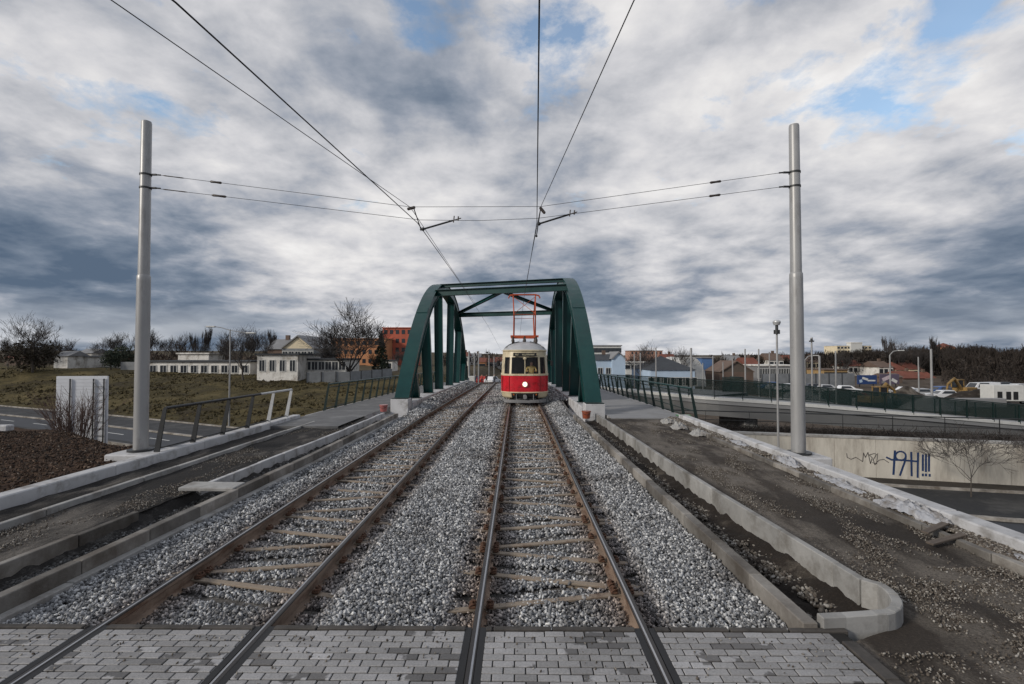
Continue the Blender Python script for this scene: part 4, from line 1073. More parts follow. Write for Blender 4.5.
# the two sapling-like trees before the graffiti wall
def on_ground(px, Y, off=0): x = (px - 517) / 512 * Y; return (x, Y, gh(x, Y) + off)
put_tree(T_small, (on_ground(965, 24.9)[0], 24.9, -4.42), 1.0, .5, 'small bare tree in front of the graffiti wall, with a rounded crown', 'bare street trees by the wall')
put_tree(T_small, (on_ground(1031, 25.0)[0], 24.6, -4.42), .98, 2.5, 'small bare tree at the right picture edge before the wall', 'bare street trees by the wall')
# left side
put_tree(T_big, on_ground(354, 92), 1.22, .8, 'large spreading bare tree left of the green bridge, before the orange flats', None, sx=1.0)
put_tree(T_mid, on_ground(243, 86), 1.0, 2.1, 'bare tree in front of the white outbuilding with dark crown, behind the street lamp')
put_tree(T_mid2, on_ground(262, 88), .9, .4, 'bare tree beside the gabled house, right of the street lamp')
put_tree(T_mid, on_ground(29, 90), 1.12, 4.0, 'rounded bare tree rising over the dark thicket at far left', sx=.95)
for px, h, lb in ((207, 1.0, 'slim upright bare tree over the long white shed'), (191, .82, 'shorter slim bare tree left of the slim upright one'), (272, .95, 'slim bare poplar rising behind the gabled house roof')):
    put_tree(T_pop, on_ground(px, 118), h * .72, px, lb, 'slim bare trees', 'poplar_tree', sx=.8)
# row of background trees left
rnd = random.Random(3)
for i, px in enumerate([104, 120, 131, 152, 166, 180, 199, 218, 234, 248, 302, 318, 400]):
    put_tree(T_brown[i % 3] if i % 2 else (T_mid2 if i % 3 else T_mid), on_ground(px, 112 + rnd.uniform(-4, 14)), rnd.uniform(.62, .85), rnd.uniform(0, 6), 'bare brown tree in the row behind the long white shed', 'bare trees behind the white sheds')
for i, px in enumerate([4, 14, 40, 52, 64]):
    put_tree(T_brown[i % 3], on_ground(px, 100 + rnd.uniform(-4, 6)), rnd.uniform(.45, .6), rnd.uniform(0, 6), 'low brown bare tree in the thicket at far left', 'low bare trees at far left')
# brushwood before the flats
for i, px in enumerate([308, 322, 334, 372]):
    put_tree(T_brown[i % 3], on_ground(px, 97 + rnd.uniform(-2, 5)), rnd.uniform(.42, .6), rnd.uniform(0, 6), 'brown brushy bare tree before the orange flats', 'bare trees before the orange flats')
def leafball(name, label, loc, w, h, m, n=2600, shape='ball', cat='tree', trunk=True, leaf=.3):
    root = empty(name, loc, 0, label, cat)
    u = RNG.normal(size=(n, 3)); u /= np.linalg.norm(u, axis=1)[:, None]; r = RNG.random(n) ** .45
    p = u * r[:, None]
    if shape == 'cone':
        z = RNG.random(n) ** 1.4; a = RNG.uniform(0, 6.28, n); rr = (1 - z) * (RNG.random(n) ** .5); p = np.stack([np.cos(a) * rr, np.sin(a) * rr, z * 2 - 1], 1)
    p = p * (1 + .25 * np.array([noise.noise(Vector(q * 2.2)) for q in p])[:, None])
    p = p * np.array([w / 2, w / 2, h / 2]) + np.array([0, 0, h / 2 + .3])
    d1 = RNG.normal(size=(n, 3)) * leaf * .5; d2 = RNG.normal(size=(n, 3)) * leaf * .5
    Vv = np.stack([p, p + d1, p + d2], 1)
    link('crown', np_mesh('crown', Vv.reshape(-1, 3), np.arange(n * 3).reshape(n, 3), m), root)
    if trunk:
        mb = MB(); mb.tube([(0, 0, -.3), (0, 0, h * .6)], [.18, .06], 6); mb.build('trunk', M['bark'], root)
    return root
leafball('evergreen_tree', 'dark pointed evergreen in front of the red apartment block', on_ground(381, 100), 4.2, 8.0, M['evergreen'], 1800, 'cone', leaf=.5)
leafball('ivy_tree', 'dark bushy ivy-clad tree at far left on the grass hill', on_ground(28, 91), 8, 5.5, M['ivy'], 2400, leaf=.5)
leafball('evergreen_shrub', 'dark low evergreen shrub behind the white graffiti wall at far left', on_ground(108, 100), 3.5, 3.6, M['evergreen'], 900, leaf=.4)
leafball('evergreen_shrub', 'dark bushy shrub left of the tall left pole, in the background', on_ground(121, 104), 6, 4.6, M['evergreen'], 1500, leaf=.45)
# shrub before the corrugated panel
def twig_bush(name, label, loc, h, w, n, m):
    mb = MB(); r2 = random.Random(9)
    for i in range(n):
        a = r2.uniform(0, 6.28); k = r2.uniform(.1, 1); p = Vector((math.cos(a) * w * .25 * k, math.sin(a) * w * .15, 0)); d = Vector((math.cos(a) * .5 * k, math.sin(a) * .3, 1)).normalized(); L_ = h * r2.uniform(.55, 1); pts = [p]
        for j in range(5): d = (d + Vector((r2.gauss(0, .13), r2.gauss(0, .13), .03))).normalized(); p = p + d * L_ / 5; pts.append(p)
        mb.tube(pts, [.011, .010, .009, .007, .005, .003], 3, caps=False)
        for j in range(5):
            q = pts[r2.randint(1, 4)]; dd = (d + Vector((r2.gauss(0, .7), r2.gauss(0, .5), r2.gauss(0, .2)))).normalized(); mb.tube([q, q + dd * h * .14, q + dd * h * .24 + Vector((0, 0, .05))], [.006, .005, .003], 3, caps=False)
    root = link(name, mb.mesh('twigs', m), None, loc); return tag(root, label, 'shrub')
twig_bush('bare_shrub', 'bare reddish shrub standing before the white corrugated panel', (-15.5, 17.9, -.7), 2.0, 2.3, 80, mat('shrub_twigs', (.10, .065, .055), .9, .3, 3))

# far wood on the right as one mass: merged bare tree copies
def mesh_arrays(me):
    v = np.empty(len(me.vertices) * 3, np.float32); me.vertices.foreach_get('co', v)
    f = np.empty(len(me.loops), np.int32); me.loops.foreach_get('vertex_index', f); return v.reshape(-1, 3), f.reshape(-1, 4)
def wood(name, label, spots, m, meshes):
    Vs, Fs, b = [], [], 0; arr = [mesh_arrays(t[1]) for t in meshes] 
    for i, (x, y, z, s) in enumerate(spots):
        v, f = arr[i % len(arr)]; a = random.uniform(0, 6.28); c, sn = math.cos(a), math.sin(a)
        vv = v * s; vv = np.stack([vv[:, 0] * c - vv[:, 1] * sn + x, vv[:, 0] * sn + vv[:, 1] * c + y, vv[:, 2] + z], 1)
        Vs.append(vv); Fs.append(f + b); b += len(v)
    tag(link(name, np_mesh(name, np.concatenate(Vs), np.concatenate(Fs), m)), label, None, None, 'stuff')
T_far = [tree_meshes(80 + i, 10, .5, 5, .16, .5, .25, .045, kids=(3, 3)) for i in range(4)]
sp = []
for i in range(420):
    px = random.uniform(660, 1180) if i % 3 else random.uniform(800, 1180)
    Y = random.uniform(118 if px > 942 else 168, 240)
    x = (px - 517) / 512 * Y; h = float(np.interp(px, [660, 760, 850, 950, 1100], [4.5, 6, 8.5, 10.5, 10.5])) * random.uniform(.8, 1.12)
    z = gh(x, Y); top = 2.33 + (355 - float(np.interp(px, [660, 760, 850, 950, 1100], [354, 352, 348, 343, 343]))) / 512 * Y; sp.append((x, Y, z, (top - z) / 10 * random.uniform(.72, 1.0)))
wood('bare_wood', 'dark brown leafless wood filling the right background', sp, M['twig_brown'], T_far)
def thicket(name, label, pxs, Yr, hh, n, m, leaf=.8):
    px = RNG.uniform(*pxs, n); Y = RNG.uniform(*Yr, n); x = (px - 517) / 512 * Y
    H = np.interp(px, *hh); z = ground_h(x, Y) + H * RNG.random(n) ** .8 * (1 + .25 * np.sin(px * .35) * np.cos(px * .13))
    p = np.stack([x, Y, z], 1); d1 = RNG.normal(size=(n, 3)) * leaf * .5; d1[:, 2] *= 2; d2 = RNG.normal(size=(n, 3)) * leaf * .3
    tag(link(name, np_mesh(name, np.stack([p, p + d1, p + d2], 1).reshape(-1, 3), np.arange(n * 3).reshape(n, 3), m)), label, None, None, 'stuff')
thicket('undergrowth', 'dense brown undergrowth among the far trees at right', (640, 890), (165, 240), ([640, 760, 850, 950], [5.0, 5.5, 6, 7]), 14000, M['twig_brown'], .9)
thicket('undergrowth', 'dark brown undergrowth below the wood at the right edge', (938, 1150), (116, 180), ([938, 1150], [5.5, 6]), 26000, M['twig_brown'], .6)
thicket('undergrowth', 'brown thicket behind the villa and tile roofed house', (885, 945), (168, 200), ([885, 945], [7, 8]), 8000, M['twig_brown'], .8)
thicket('undergrowth', 'brown hedgerow thicket along the left horizon', (-30, 330), (122, 165), ([-30, 100, 330], [3.2, 2.6, 3.0]), 9000, M['twig_red'], .8)
thicket('undergrowth', 'dark shrubs among the town houses beyond the bridge', (440, 640), (190, 260), ([440, 520, 640], [4, 4, 4]), 6000, M['twig_brown'], 1.0)
for px, s, lb in ((895, 1.15, 'bare tree standing tallest above the wood right of the apartment block'), (915, 1.0, 'bare tree above the wood between two street poles'), (840, .8, 'bare tree in front of the pale apartment block')):
    put_tree(T_mid, on_ground(px, 165), s * 1.12, px, lb, sx=.8)
put_tree(T_pop, on_ground(886, 170), .95, 1, 'slim dark poplar above the wood, left of a pair', 'slim poplars over the wood', 'poplar_tree')
put_tree(T_pop, on_ground(928, 170), .95, 2, 'slim dark poplar above the wood behind the tall bright pole', 'slim poplars over the wood', 'poplar_tree')
put_tree(T_mid, on_ground(645, 105), 1.02, 1, 'bare tree before the pink house beyond the right railing')
put_tree(T_mid2, on_ground(672, 110), .9, 1, 'bare tree before the dark roofed hall')
put_tree(T_mid2, on_ground(715, 58), .42, 1, 'small dark bare tree below the road bridge near the railing end')

# ------------------------------------------------------------------ buildings
def building(name, label, px0, px1, ytop, Y, depth, wallm, roof=None, roofm=None, base=None, wins=None, winsz=(1, 1.3), cat='building', over=.3, ridge='x', rh=2, group=None, wm=None, ry=0, parapet=None):
    """front face spans px0..px1 at depth Y with wall top at pixel row ytop"""
    x0, x1 = (px0 - 517) / 512 * Y, (px1 - 517) / 512 * Y; zt = 2.33 + (355 - ytop) / 512 * Y
    xc = (x0 + x1) / 2; zb = gh(xc, Y) - .6 if base is None else base; w = x1 - x0
    root = empty(name, (xc, Y, zb), ry, label, cat, group); h = zt - zb
    mb = MB(); mb.box((0, depth / 2, h / 2), (w, depth, h)); mb.build('wall', wallm, root)
    if roof == 'gable':
        mb = MB()
        if ridge == 'x':    # ridge runs left-right
            mb.prism([(-over, h - .05), (depth + over, h - .05), (depth / 2, h + rh)], 'x', -w / 2 - over, w / 2 + over)
            rf = mb.build('roof', roofm, root)
            if rh > 1.1: q = MB(); q.box((w * .22, depth * .5, h + rh + .15), (.7, .7, 1.3)); q.build('chimney', M['brownroof'], rf)
        else:
            mb.prism([(-w / 2 - over, h), (0, h + rh + .25), (w / 2 + over, h), (w / 2 + over - .35, h), (0, h + rh), (-w / 2 - over + .35, h)], 'y', -over, depth + over)
            mb.build('roof', roofm, root)
            mb = MB(); mb.prism([(-w / 2, h), (w / 2, h), (0, h + rh - .1)], 'y', 0, depth); mb.build('gable_wall', wm or wallm, root)
    elif roof == 'flat':
        mb = MB(); mb.box((0, depth / 2, h + .12), (w + 2 * over, depth + 2 * over, .3)); mb.build('roof', roofm, root)
    elif roof == 'hip':
        mb = MB(); a, b, c, d = (-w / 2 - over, -over), (w / 2 + over, -over), (w / 2 + over, depth + over), (-w / 2 - over, depth + over); k = min(w, depth) / 2
        vs = [(*a, h), (*b, h), (*c, h), (*d, h), (-w / 2 + k, depth / 2, h + rh), (w / 2 - k, depth / 2, h + rh)]
        mb.add(vs, [[0, 1, 5, 4], [1, 2, 5], [2, 3, 4, 5], [3, 0, 4], [3, 2, 1, 0]]); mb.build('roof', roofm, root)
    if wins:
        nx_, nz_, z0, dz = wins; q = MB(); q.box((0, 0, 0), (winsz[0], .06, winsz[1])); wme = q.mesh('window', M['window'])
        fr = MB()
        for s in (-1, 1): fr.box((s * winsz[0] / 2, -.03, 0), (.09, .05, winsz[1] + .09)); fr.box((0, -.03, s * winsz[1] / 2), (winsz[0] - .095, .05, .09))
        fr.box((0, -.03, 0), (.06, .05, winsz[1] - .09)); fme = fr.mesh('frame', M['frame'])
        for j in range(nz_):
            zz = h - max(winsz[1] * .95, .9 if dz else .7) - j * dz if dz or z0 > h - winsz[1] * .6 else z0
            if zz < .6: break
            for i in range(nx_):
                wo = link('window', wme, root, (-w / 2 + w * (i + .5) / nx_, -.035, zz))
                if Y < 130: link('frame', fme, wo)
    return root
building('long_shed', 'long low white shed with square windows and dark flat roof behind the left pole', 146, 249, 362, 95, 9, M['white'], 'flat', M['darkroof'], wins=(10, 1, 2.2, 0), winsz=(1.2, 1.4))
building('roof_house', 'small white block rising over the long shed roof', 176, 207, 354, 108, 6, M['white'], 'flat', M['white'], wins=None)
building('white_outbuilding', 'white two-part outbuilding with tall dark windows near the middle left', 256, 297, 355, 86, 10, M['white'], 'flat', M['darkroof'], wins=(4, 1, 3.9, 0), winsz=(.95, 1.9))
building('gabled_house', 'grey roofed house with a cream gable behind the white outbuilding', 281, 313, 348.5, 97, 12, M['greywall'], 'gable', M['greyroof'], ridge='y', rh=2.3, wm=M['cream'], wins=(5, 1, 4.6, 0), winsz=(1.0, 1.2))
building('low_roofed_wing', 'grey roofed wing stretching left of the cream gable', 266, 282, 349, 98, 8, M['brownroof'], 'gable', M['greyroof'], rh=2)
building('garage_row', 'low dirty white building with dark openings right of the gabled house', 297, 345, 360, 90, 8, M['white'], 'flat', M['darkroof'], wins=(7, 1, 2.9, 0), winsz=(1.3, 1.5))
building('orange_flats', 'orange apartment block half hidden behind the big bare tree', 330, 385, 339, 175, 14, M['orange'], 'flat', M['orange'], wins=(9, 5, 3.5, 3.1), winsz=(1.1, 1.4))
building('red_flats', 'tall red apartment block next to the bridge arch at left', 382, 412, 328, 185, 16, M['red'], 'flat', M['red'], wins=(5, 6, 3.0, 3.2), winsz=(1.2, 1.5))
building('pale_kiosk', 'small pale house below the red flats near the bridge', 379, 392, 361, 130, 6, M['white'], 'flat', M['darkroof'], wins=(2, 1, 3, 0))
for i, (a, b, t, lb) in enumerate(((50, 64, 356, 'pale ruined wall house left of the dark shrubs at far left'), (66, 84, 357, 'white wall with patches behind the grass at far left'), (84, 116, 363, 'low white graffiti covered wall on the hill'), (75, 88, 353, 'white house gable over the low far wall'), (0, 20, 358, 'brownish house in the thicket at the left edge'))):
    building('far_house', lb, a, b, t, 101 + i * 4, 5, M['white'] if i < 4 else M['brownroof'], 'flat' if i in (1, 2) else 'gable', M['greyroof'] if i != 4 else M['redroof'], rh=1.0)
building('grey_wall_panel', 'plain grey board wall left of the tall pole on the hill', 118, 140, 362, 100, .3, M['greywall'], None)
# corrugated grey fence
def panel_fence(name, label, pts, h, m, step=2.0):
    root = empty(name, pts[0], 0, label, 'fence'); o0 = Vector(pts[0])
    mb = MB(); mp = MB()
    for a, b in zip(pts, pts[1:]):
        a, b = Vector(a), Vector(b); n = max(1, int((b - a).length / step))
        for i in range(n):
            p, q = a.lerp(b, i / n) - o0, a.lerp(b, (i + 1) / n) - o0; ang = math.atan2((q - p).y, (q - p).x); mid = (p + q) / 2
            mb.box((mid.x, mid.y, mid.z + h / 2), ((q - p).length - .05, .06, h + random.uniform(-.05, .05)), rz=ang); mp.box((p.x, p.y - .06, p.z + h / 2), (.1, .1, h + .1))
    mb.build('panels', m, root); mp.build('posts', M['steel_dark'], root)
panel_fence('board_fence', 'grey corrugated fence below the big bare tree left of the bridge', [on_ground(306, 84, -.2), on_ground(350, 86, -.2), on_ground(392, 92, -.2)], 1.9, M['greywall'])
# town beyond the bridge
for i, (a, b, t, Y, wm_, rm, lb) in enumerate(((456, 468, 356, 190, 'white', 'redroof', 'pale town house at the left beyond the bridge arch'), (468, 480, 357, 205, 'white', 'greyroof', 'pale grey town house seen through the bridge'), (479, 485, 362, 180, 'orange', 'redroof', 'red house with tiled roof seen through the bridge'), (486, 496, 362, 200, 'greywall', 'redroof', 'grey house with orange roof beyond the tracks'), (493, 505, 361, 210, 'white', 'redroof', 'white house with red roof left of the tram'), (548, 560, 360, 200, 'white', 'brownroof', 'pale house right of the tram through the bridge'))):
    building('town_house', lb, a, b, t, Y, 10, M[wm_], 'gable', M[rm], rh=1.5, wins=(3, 2, 2.5, 3), winsz=(1, 1.3))
building('white_office', 'white office building with two window rows right of the bridge', 592, 621, 346, 170, 14, M['frame'], 'flat', M['greyroof'], wins=(7, 3, 3, 3.3), winsz=(1.5, 1.5))
building('blue_house', 'pale blue house with dark roof beyond the right railing', 596, 612, 360, 105, 10, M['blue_w'], 'gable', M['darkroof'], rh=1.2, wins=(2, 1, 4.2, 0))
building('pale_gable_house', 'pale bluish house with a plain gable beside the blue house', 612, 625, 359, 104, 10, M['blue_w'], 'gable', M['greyroof'], ridge='y', rh=1.3)
building('car_deck', 'low white building with dark bands left of the dark roofed hall', 626, 650, 363, 120, 12, M['frame'], 'flat', M['white'], wins=(3, 2, 3, 2.2), winsz=(3.5, 1.0))
building('pink_block', 'long pink building behind the bare tree on the right skyline', 630, 662, 351, 300, 14, mat('pink_render', (.42, .24, .18), .85, .1, .3), 'flat', M['brownroof'], wins=(8, 1, 5, 3))
building('dark_roofed_hall', 'hall with a broad dark roof and pale blue walls', 650, 694, 370, 98, 16, M['blue_w'], 'hip', M['darkroof'], rh=2.7, wins=(6, 1, 2.4, 0), winsz=(2.2, 1.6))
def dome():
    x0, x1, Y = (676 - 517) / 512 * 112, (705 - 517) / 512 * 112, 112; zb = gh((x0 + x1) / 2, Y); h = 2.33 + (355 - 357) / 512 * Y - zb + .0
    root = empty('white_tent', ((x0 + x1) / 2, Y, zb), 0, 'white rounded membrane tent right of the dark roofed hall', 'tent')
    mb = MB(); w = (x1 - x0) / 2
    vs = []; n = 14
    for i in range(n + 1):
        a = math.pi * i / n; vs += [(-w * math.cos(a), 0, h * math.sin(a) ** .8), (-w * math.cos(a), 16, h * math.sin(a) ** .8)]
    mb.add(vs, [[2 * i, 2 * i + 1, 2 * i + 3, 2 * i + 2] for i in range(n)], smooth=False); mb.add([v for v in vs[::2]], [list(range(n + 1))]); mb.build('membrane', M['frame'], root)
    mb = MB(); mb.box((0, -.1, h * .25), (w * .5, .1, h * .5)); mb.build('door', M['greywall'], root)
dome()
for i, (a, b, t, Y, w_, r_, rh, lb) in enumerate(((768, 782, 360, 165, 'white', 'brownroof', 2.2, 'pale house behind the grey industrial hall, left one'), (784, 802, 361, 175, 'white', 'redroof', 2.0, 'white house with red roof left of the tall right pole'), (806, 818, 362, 180, 'cream', 'brownroof', 2.0, 'cream house right of the tall pole before the wood'), (846, 860, 366, 170, 'white', 'redroof', 2.0, 'pale house behind the blue billboard'), (862, 874, 365, 180, 'cream', 'redroof', 2.2, 'cream house with red roof above the blue billboard'), (876, 890, 367, 160, 'white', 'brownroof', 1.8, 'pale house above the grey billboard'), (906, 918, 369, 165, 'cream', 'redroof', 2.0, 'cream house between the villa and the bright pole'), (664, 676, 360, 170, 'white', 'redroof', 2.0, 'white house peeping over the dark hall roof'), (728, 742, 361, 180, 'white', 'greyroof', 2.0, 'pale house above the brown barn ridge'), (744, 758, 364, 160, 'white', 'redroof', 2.0, 'white house right of the brown barn gable'))):
    building('town_house', lb, a, b, t, Y, 9, M[w_], 'gable', M[r_], rh=rh, wins=(3, 2, 3, 2.8), winsz=(1.1, 1.3))
building('blue_container_house', 'blue block right of the white tent', 701, 712, 358, 125, 6, mat('mid_blue', (.08, .16, .33), .7, .1, 1), 'flat', M['greyroof'])
building('brown_barn', 'brown gabled barn beyond the road bridge', 719, 752, 372, 115, 9, M['brownroof'], 'gable', M['brownroof'], ridge='y', rh=2.3, wm=M['wood'])
building('grey_long_hall', 'long pale grey industrial hall with windows beyond the road bridge', 757, 800, 366, 125, 10, M['greyroof'], 'flat', M['white'], wins=(9, 1, 3.0, 0), winsz=(1.6, 2.4))
building('timber_frame_block', 'unfinished ochre block behind the grey wall right of the pole', 822, 845, 370, 150, 9, mat('ochre', (.33, .22, .10), .85, .2, .4), 'flat', M['brownroof'], wins=(5, 2, 2.8, 2.6), winsz=(1.3, 1.4))
building('tower_block', 'pale sunlit apartment tower block on the skyline above the wood', 835, 869, 346, 430, 18, M['cream'], 'flat', M['white'], wins=(10, 6, 9, 3.1), winsz=(2, 1.6))
building('stair_tower', 'raised stair tower of the pale block on the skyline', 849, 860, 343, 428, 6, M['frame'], 'flat', M['cream'])
building('hillside_villa', 'beige villa half hidden by brown trees left of the yard', 893, 905, 370, 160, 9, M['cream'], 'hip', M['redroof'], rh=2.5, wins=(3, 2, 4, 3))
building('tile_roof_house', 'brown house with long tiled roof beside the villa', 900, 921, 378, 145, 9, M['brownroof'], 'gable', M['redroof'], rh=1.9)
building('yellow_house', 'small yellow house with red roof before the wood', 922, 933, 379, 150, 8, mat('yellow_render', (.6, .42, .15), .85, .1, .5), 'gable', M['redroof'], rh=2, wins=(3, 1, 3.6, 0))
building('hill_cottage', 'small orange-brown house among the treetops on the right skyline', 939, 952, 347.5, 330, 9, M['orange'], 'hip', M['redroof'], rh=3)
building('site_shed', 'small brown shed between the billboard and the villa', 882, 899, 377, 128, 5, M['brownroof'], 'gable', M['brownroof'], rh=.9)
panel_fence('concrete_fence', 'long grey concrete panel fence beyond the road bridge', [on_ground(760, 108), on_ground(852, 112)], 2.9, M['greywall'], 3)

# billboards
def billboard(px0, px1, py0, py1, Y, label, base, accents):
    x0, x1 = (px0 - 517) / 512 * Y, (px1 - 517) / 512 * Y; z1, z0 = 2.33 + (355 - py0) / 512 * Y, 2.33 + (355 - py1) / 512 * Y; xc = (x0 + x1) / 2; zg = gh(xc, Y)
    root = empty('billboard', (xc, Y, zg), .05, label, 'billboard', 'advertising hoardings beyond the road bridge')
    w, h = x1 - x0, z1 - z0; zc = (z0 + z1) / 2 - zg
    mb = MB(); mb.box((0, 0, zc), (w, .12, h), bev=.02); b_ = mb.build('board', base, root)
    for s in (-1, 1):
        mb = MB(); mb.box((s * w * .35, .15, (zc + h / 2) / 2), (.15, .15, zc + h / 2 - .1)); mb.build('post', M['steel_dark'], root)
    for (x, z, ww, hh, rot), m_ in accents:
        mb = MB(); mb.box((x * w, -.075, zc + z * h), (ww * w, .02, hh * h), ry=rot, bev=.005); mb.build('printed_shape', m_, b_)
billboard(854, 874, 375, 384, 110, 'dark blue billboard with white bars beyond the road bridge', mat('hoarding_blue', (.02, .05, .16), .5, .2, 1), [((-.1, .1, .3, .25, .3), M['frame']), ((.22, -.1, .4, .16, 0), M['frame']), ((-.32, -.15, .15, .3, -.3), M['blue_w'])])
billboard(876, 896, 374, 384, 110, 'dark billboard with a pale printed picture, right of the blue one', mat('hoarding_grey', (.10, .08, .12), .5, .2, 1), [((-.15, .1, .45, .35, -.4), mat('pale_print', (.5, .42, .45), .6, .2, 2)), ((.25, -.15, .3, .3, .5), M['frame']), ((-.3, -.3, .2, .18, 0), M['greyroof'])])

# ------------------------------------------------------------------ corrugated panel on left, lamps, poles
def corr_panel():
    root = empty('corrugated_panel', (-16.4, 19.2, -1.25), R(8), 'white corrugated panel with dark posts on the bank at left', 'panel')
    mb = MB(); n = 22; h = 2.78; w = 1.75
    for i in range(n): mb.box((0, 0, (i + .5) * h / n), (w, .06, h / n * .95)); 
    mb.box((0, .04, h / 2), (w - .01, .05, h)); mb.build('sheet', mat('white_sheet', (.68, .70, .74), .5, .08, 3), root)
    for x in (-.38, .42, .78):
        q = MB(); q.box((x, -.07, h * .48), (.025, .05, h * .97)); q.build('post', M['steel_dark'], root)
    q = MB()
    for k in range(9): q.tube([(.42, -.08, .3 + k * .26), (.78, -.08, .3 + k * .26)], .012, 5)
    q.tube([(.42, -.1, 2.6), (.8, -.1, 2.1)], .012, 5); q.build('rungs', M['greyroof'], root)
corr_panel()
def lamp_double(px, Y, ztop, label):
    x = (px - 517) / 512 * Y; zb = gh(x, Y); root = empty('street_lamp', (x, Y, zb), 0, label, 'street lamp'); H = ztop - zb
    mb = MB(); mb.tube([(0, 0, -.2), (0, 0, H)], [.09, .05], 10); mb.build('pole', M['steel'], root)
    for s, dx, dz in ((-1, 1.5, .25), (1, 1.6, -.35)):
        a = MB(); a.tube([(0, 0, H - .1), (s * dx * .6, 0, H + dz * .7), (s * dx, 0, H + dz)], .035, 6); ao = a.build('arm', M['steel'], root)
        q = MB(); q.box((s * (dx + .35), 0, H + dz), (.85, .3, .14), bev=.04); q.build('lamp_head', M['frame'], ao)
lamp_double(228.5, 48, 4.75, 'double headed street lamp behind the grass slope at left')
def lamp_post(name, x, y, zb, zt, label, r=.07, head='ball', group=None, arm_=0):
    root = empty(name, (x, y, zb), 0, label, 'street lamp' if head else 'pole', group); H = zt - zb
    mb = MB(); mb.tube([(0, 0, -.3), (0, 0, H)], [r, r * .75], 10); mb.build('pole', M['steel'], root)
    if head == 'ball':
        q = MB(); q.tube([(0, 0, H - .45), (0, 0, H - .3)], r * 2.4, 10); q.tube([(0, 0, H - .3), (0, 0, H - .12)], r * 1.2, 8); ho = q.build('neck', M['steel_dark'], root)
        q = MB(); q.tube([(0, 0, H - .12), (0, 0, H - .02)], [.1, .14], 12); q.sph((0, 0, H), .14, 12, 6, sc=(1, 1, .55)); q.build('lamp_head', M['steel_light'], ho)
    elif head == 'arm':
        q = MB(); q.tube([(0, 0, H), (arm_ * .4, 0, H + .5), (arm_, 0, H + .6)], r * .6, 6); ao = q.build('arm', M['steel'], root)
        q = MB(); q.box((arm_ * 1.25, 0, H + .6), (.8, .3, .12), bev=.03); q.build('lamp_head', M['frame'], ao)
    return root
lamp_post('street_lamp', 9.6, 19, -4.5, 2.33 + 33 / 512 * 19, 'slim street lamp with round head left of the tall right pole', .045)
for i, (px, y0, y1, Y, head, lb) in enumerate((
    (690.5, 348, 383, 62, None, 'tall pale pole before the white tent'), (744, 349, 382, 62, None, 'tall pale pole before the brown barn'), (757.5, 349, 384, 64, None, 'pale pole right beside the slim lamp, left side'),
    (731.5, 357, 379, 75, None, 'shorter pale pole before the brown barn gable'), (655.5, 348, 377, 70, None, 'thin pale pole before the dark roofed hall'), (712, 356, 380, 72, None, 'pale pole at the blue block'),
    (634, 354, 378, 70, None, 'thin pale pole before the low white banded building'), (640, 353, 378, 74, None, 'thin pale pole close to the bare tree by the pink building'), (702, 363, 380, 80, None, 'short pale pole at the right side of the white tent'),
    (817.5, 356, 384, 62, None, 'stout pale pole before the grey concrete fence'), (833.5, 351, 386, 60, None, 'tall pale pole before the ochre block'), (810, 338, 388, 58, 'ball', 'street lamp with round head right of the tall right pole'),
    (887, 355, 390, 70, 'arm', 'street lamp with curved arm before the pale billboard'), (915, 357, 390, 75, None, 'thin pale pole before the tiled roof house'), (927.7, 349, 391, 66, None, 'tall bright pole beside the parked blue and white cars'),
    (768, 352, 380, 80, None, 'thin pale pole before the grey industrial hall'), (803, 360, 384, 70, 'arm', 'short lamp post just right of the tall right pole'), (722, 362, 380, 90, None, 'faint thin pole left of the brown barn'))):
    x = (px - 517) / 512 * Y; zt = 2.33 + (355 - y0) / 512 * Y; zb = gh(x, Y)
    lamp_post('street_lamp' if head else 'line_pole', x, Y, zb, zt, lb, .16 if px in (817.5, 690.5, 927.7) else .11, head, 'pale poles beyond the road bridge', 1.2)
# line poles beyond the bridge on the tram line
for i, (px, Y, y0) in enumerate(((469, 62, 351), (474.4, 74, 353), (478.6, 88, 351), (463.5, 56, 347), (489, 105, 355), (494, 120, 357), (552, 60, 345))):
    x = (px - 517) / 512 * Y; zb = elev(Y) - .3 if x > -9 else gh(x, Y); zt = 2.33 + (355 - y0) / 512 * Y
    root = empty('line_pole', (x, Y, zb), 0, ('leftmost pale pole right of the bridge arch end', 'pale pole between bridge arch and white van', 'pale pole behind the walkers', 'pale pole partly behind the far end of the left arch', 'thin far pole above the red cars', 'farthest thin pole near the tram side', 'pale pole right of the tram beyond the arch')[i], 'pole', 'poles along the tram line beyond the bridge')
    mb = MB(); mb.tube([(0, 0, 0), (0, 0, zt - zb)], [.13, .1], 10); mb.build('shaft', M['steel'], root)
# white block beyond the left arch
mb = MB(); mb.box((0, 0, .45), (1.2, 1.0, .9), bev=.03); o = mb.build('barrier_block', M['frame']); o.location = (-5.7, 62, elev(62) - .15); tag(o, 'white concrete block beside the track beyond the left arch', 'block')

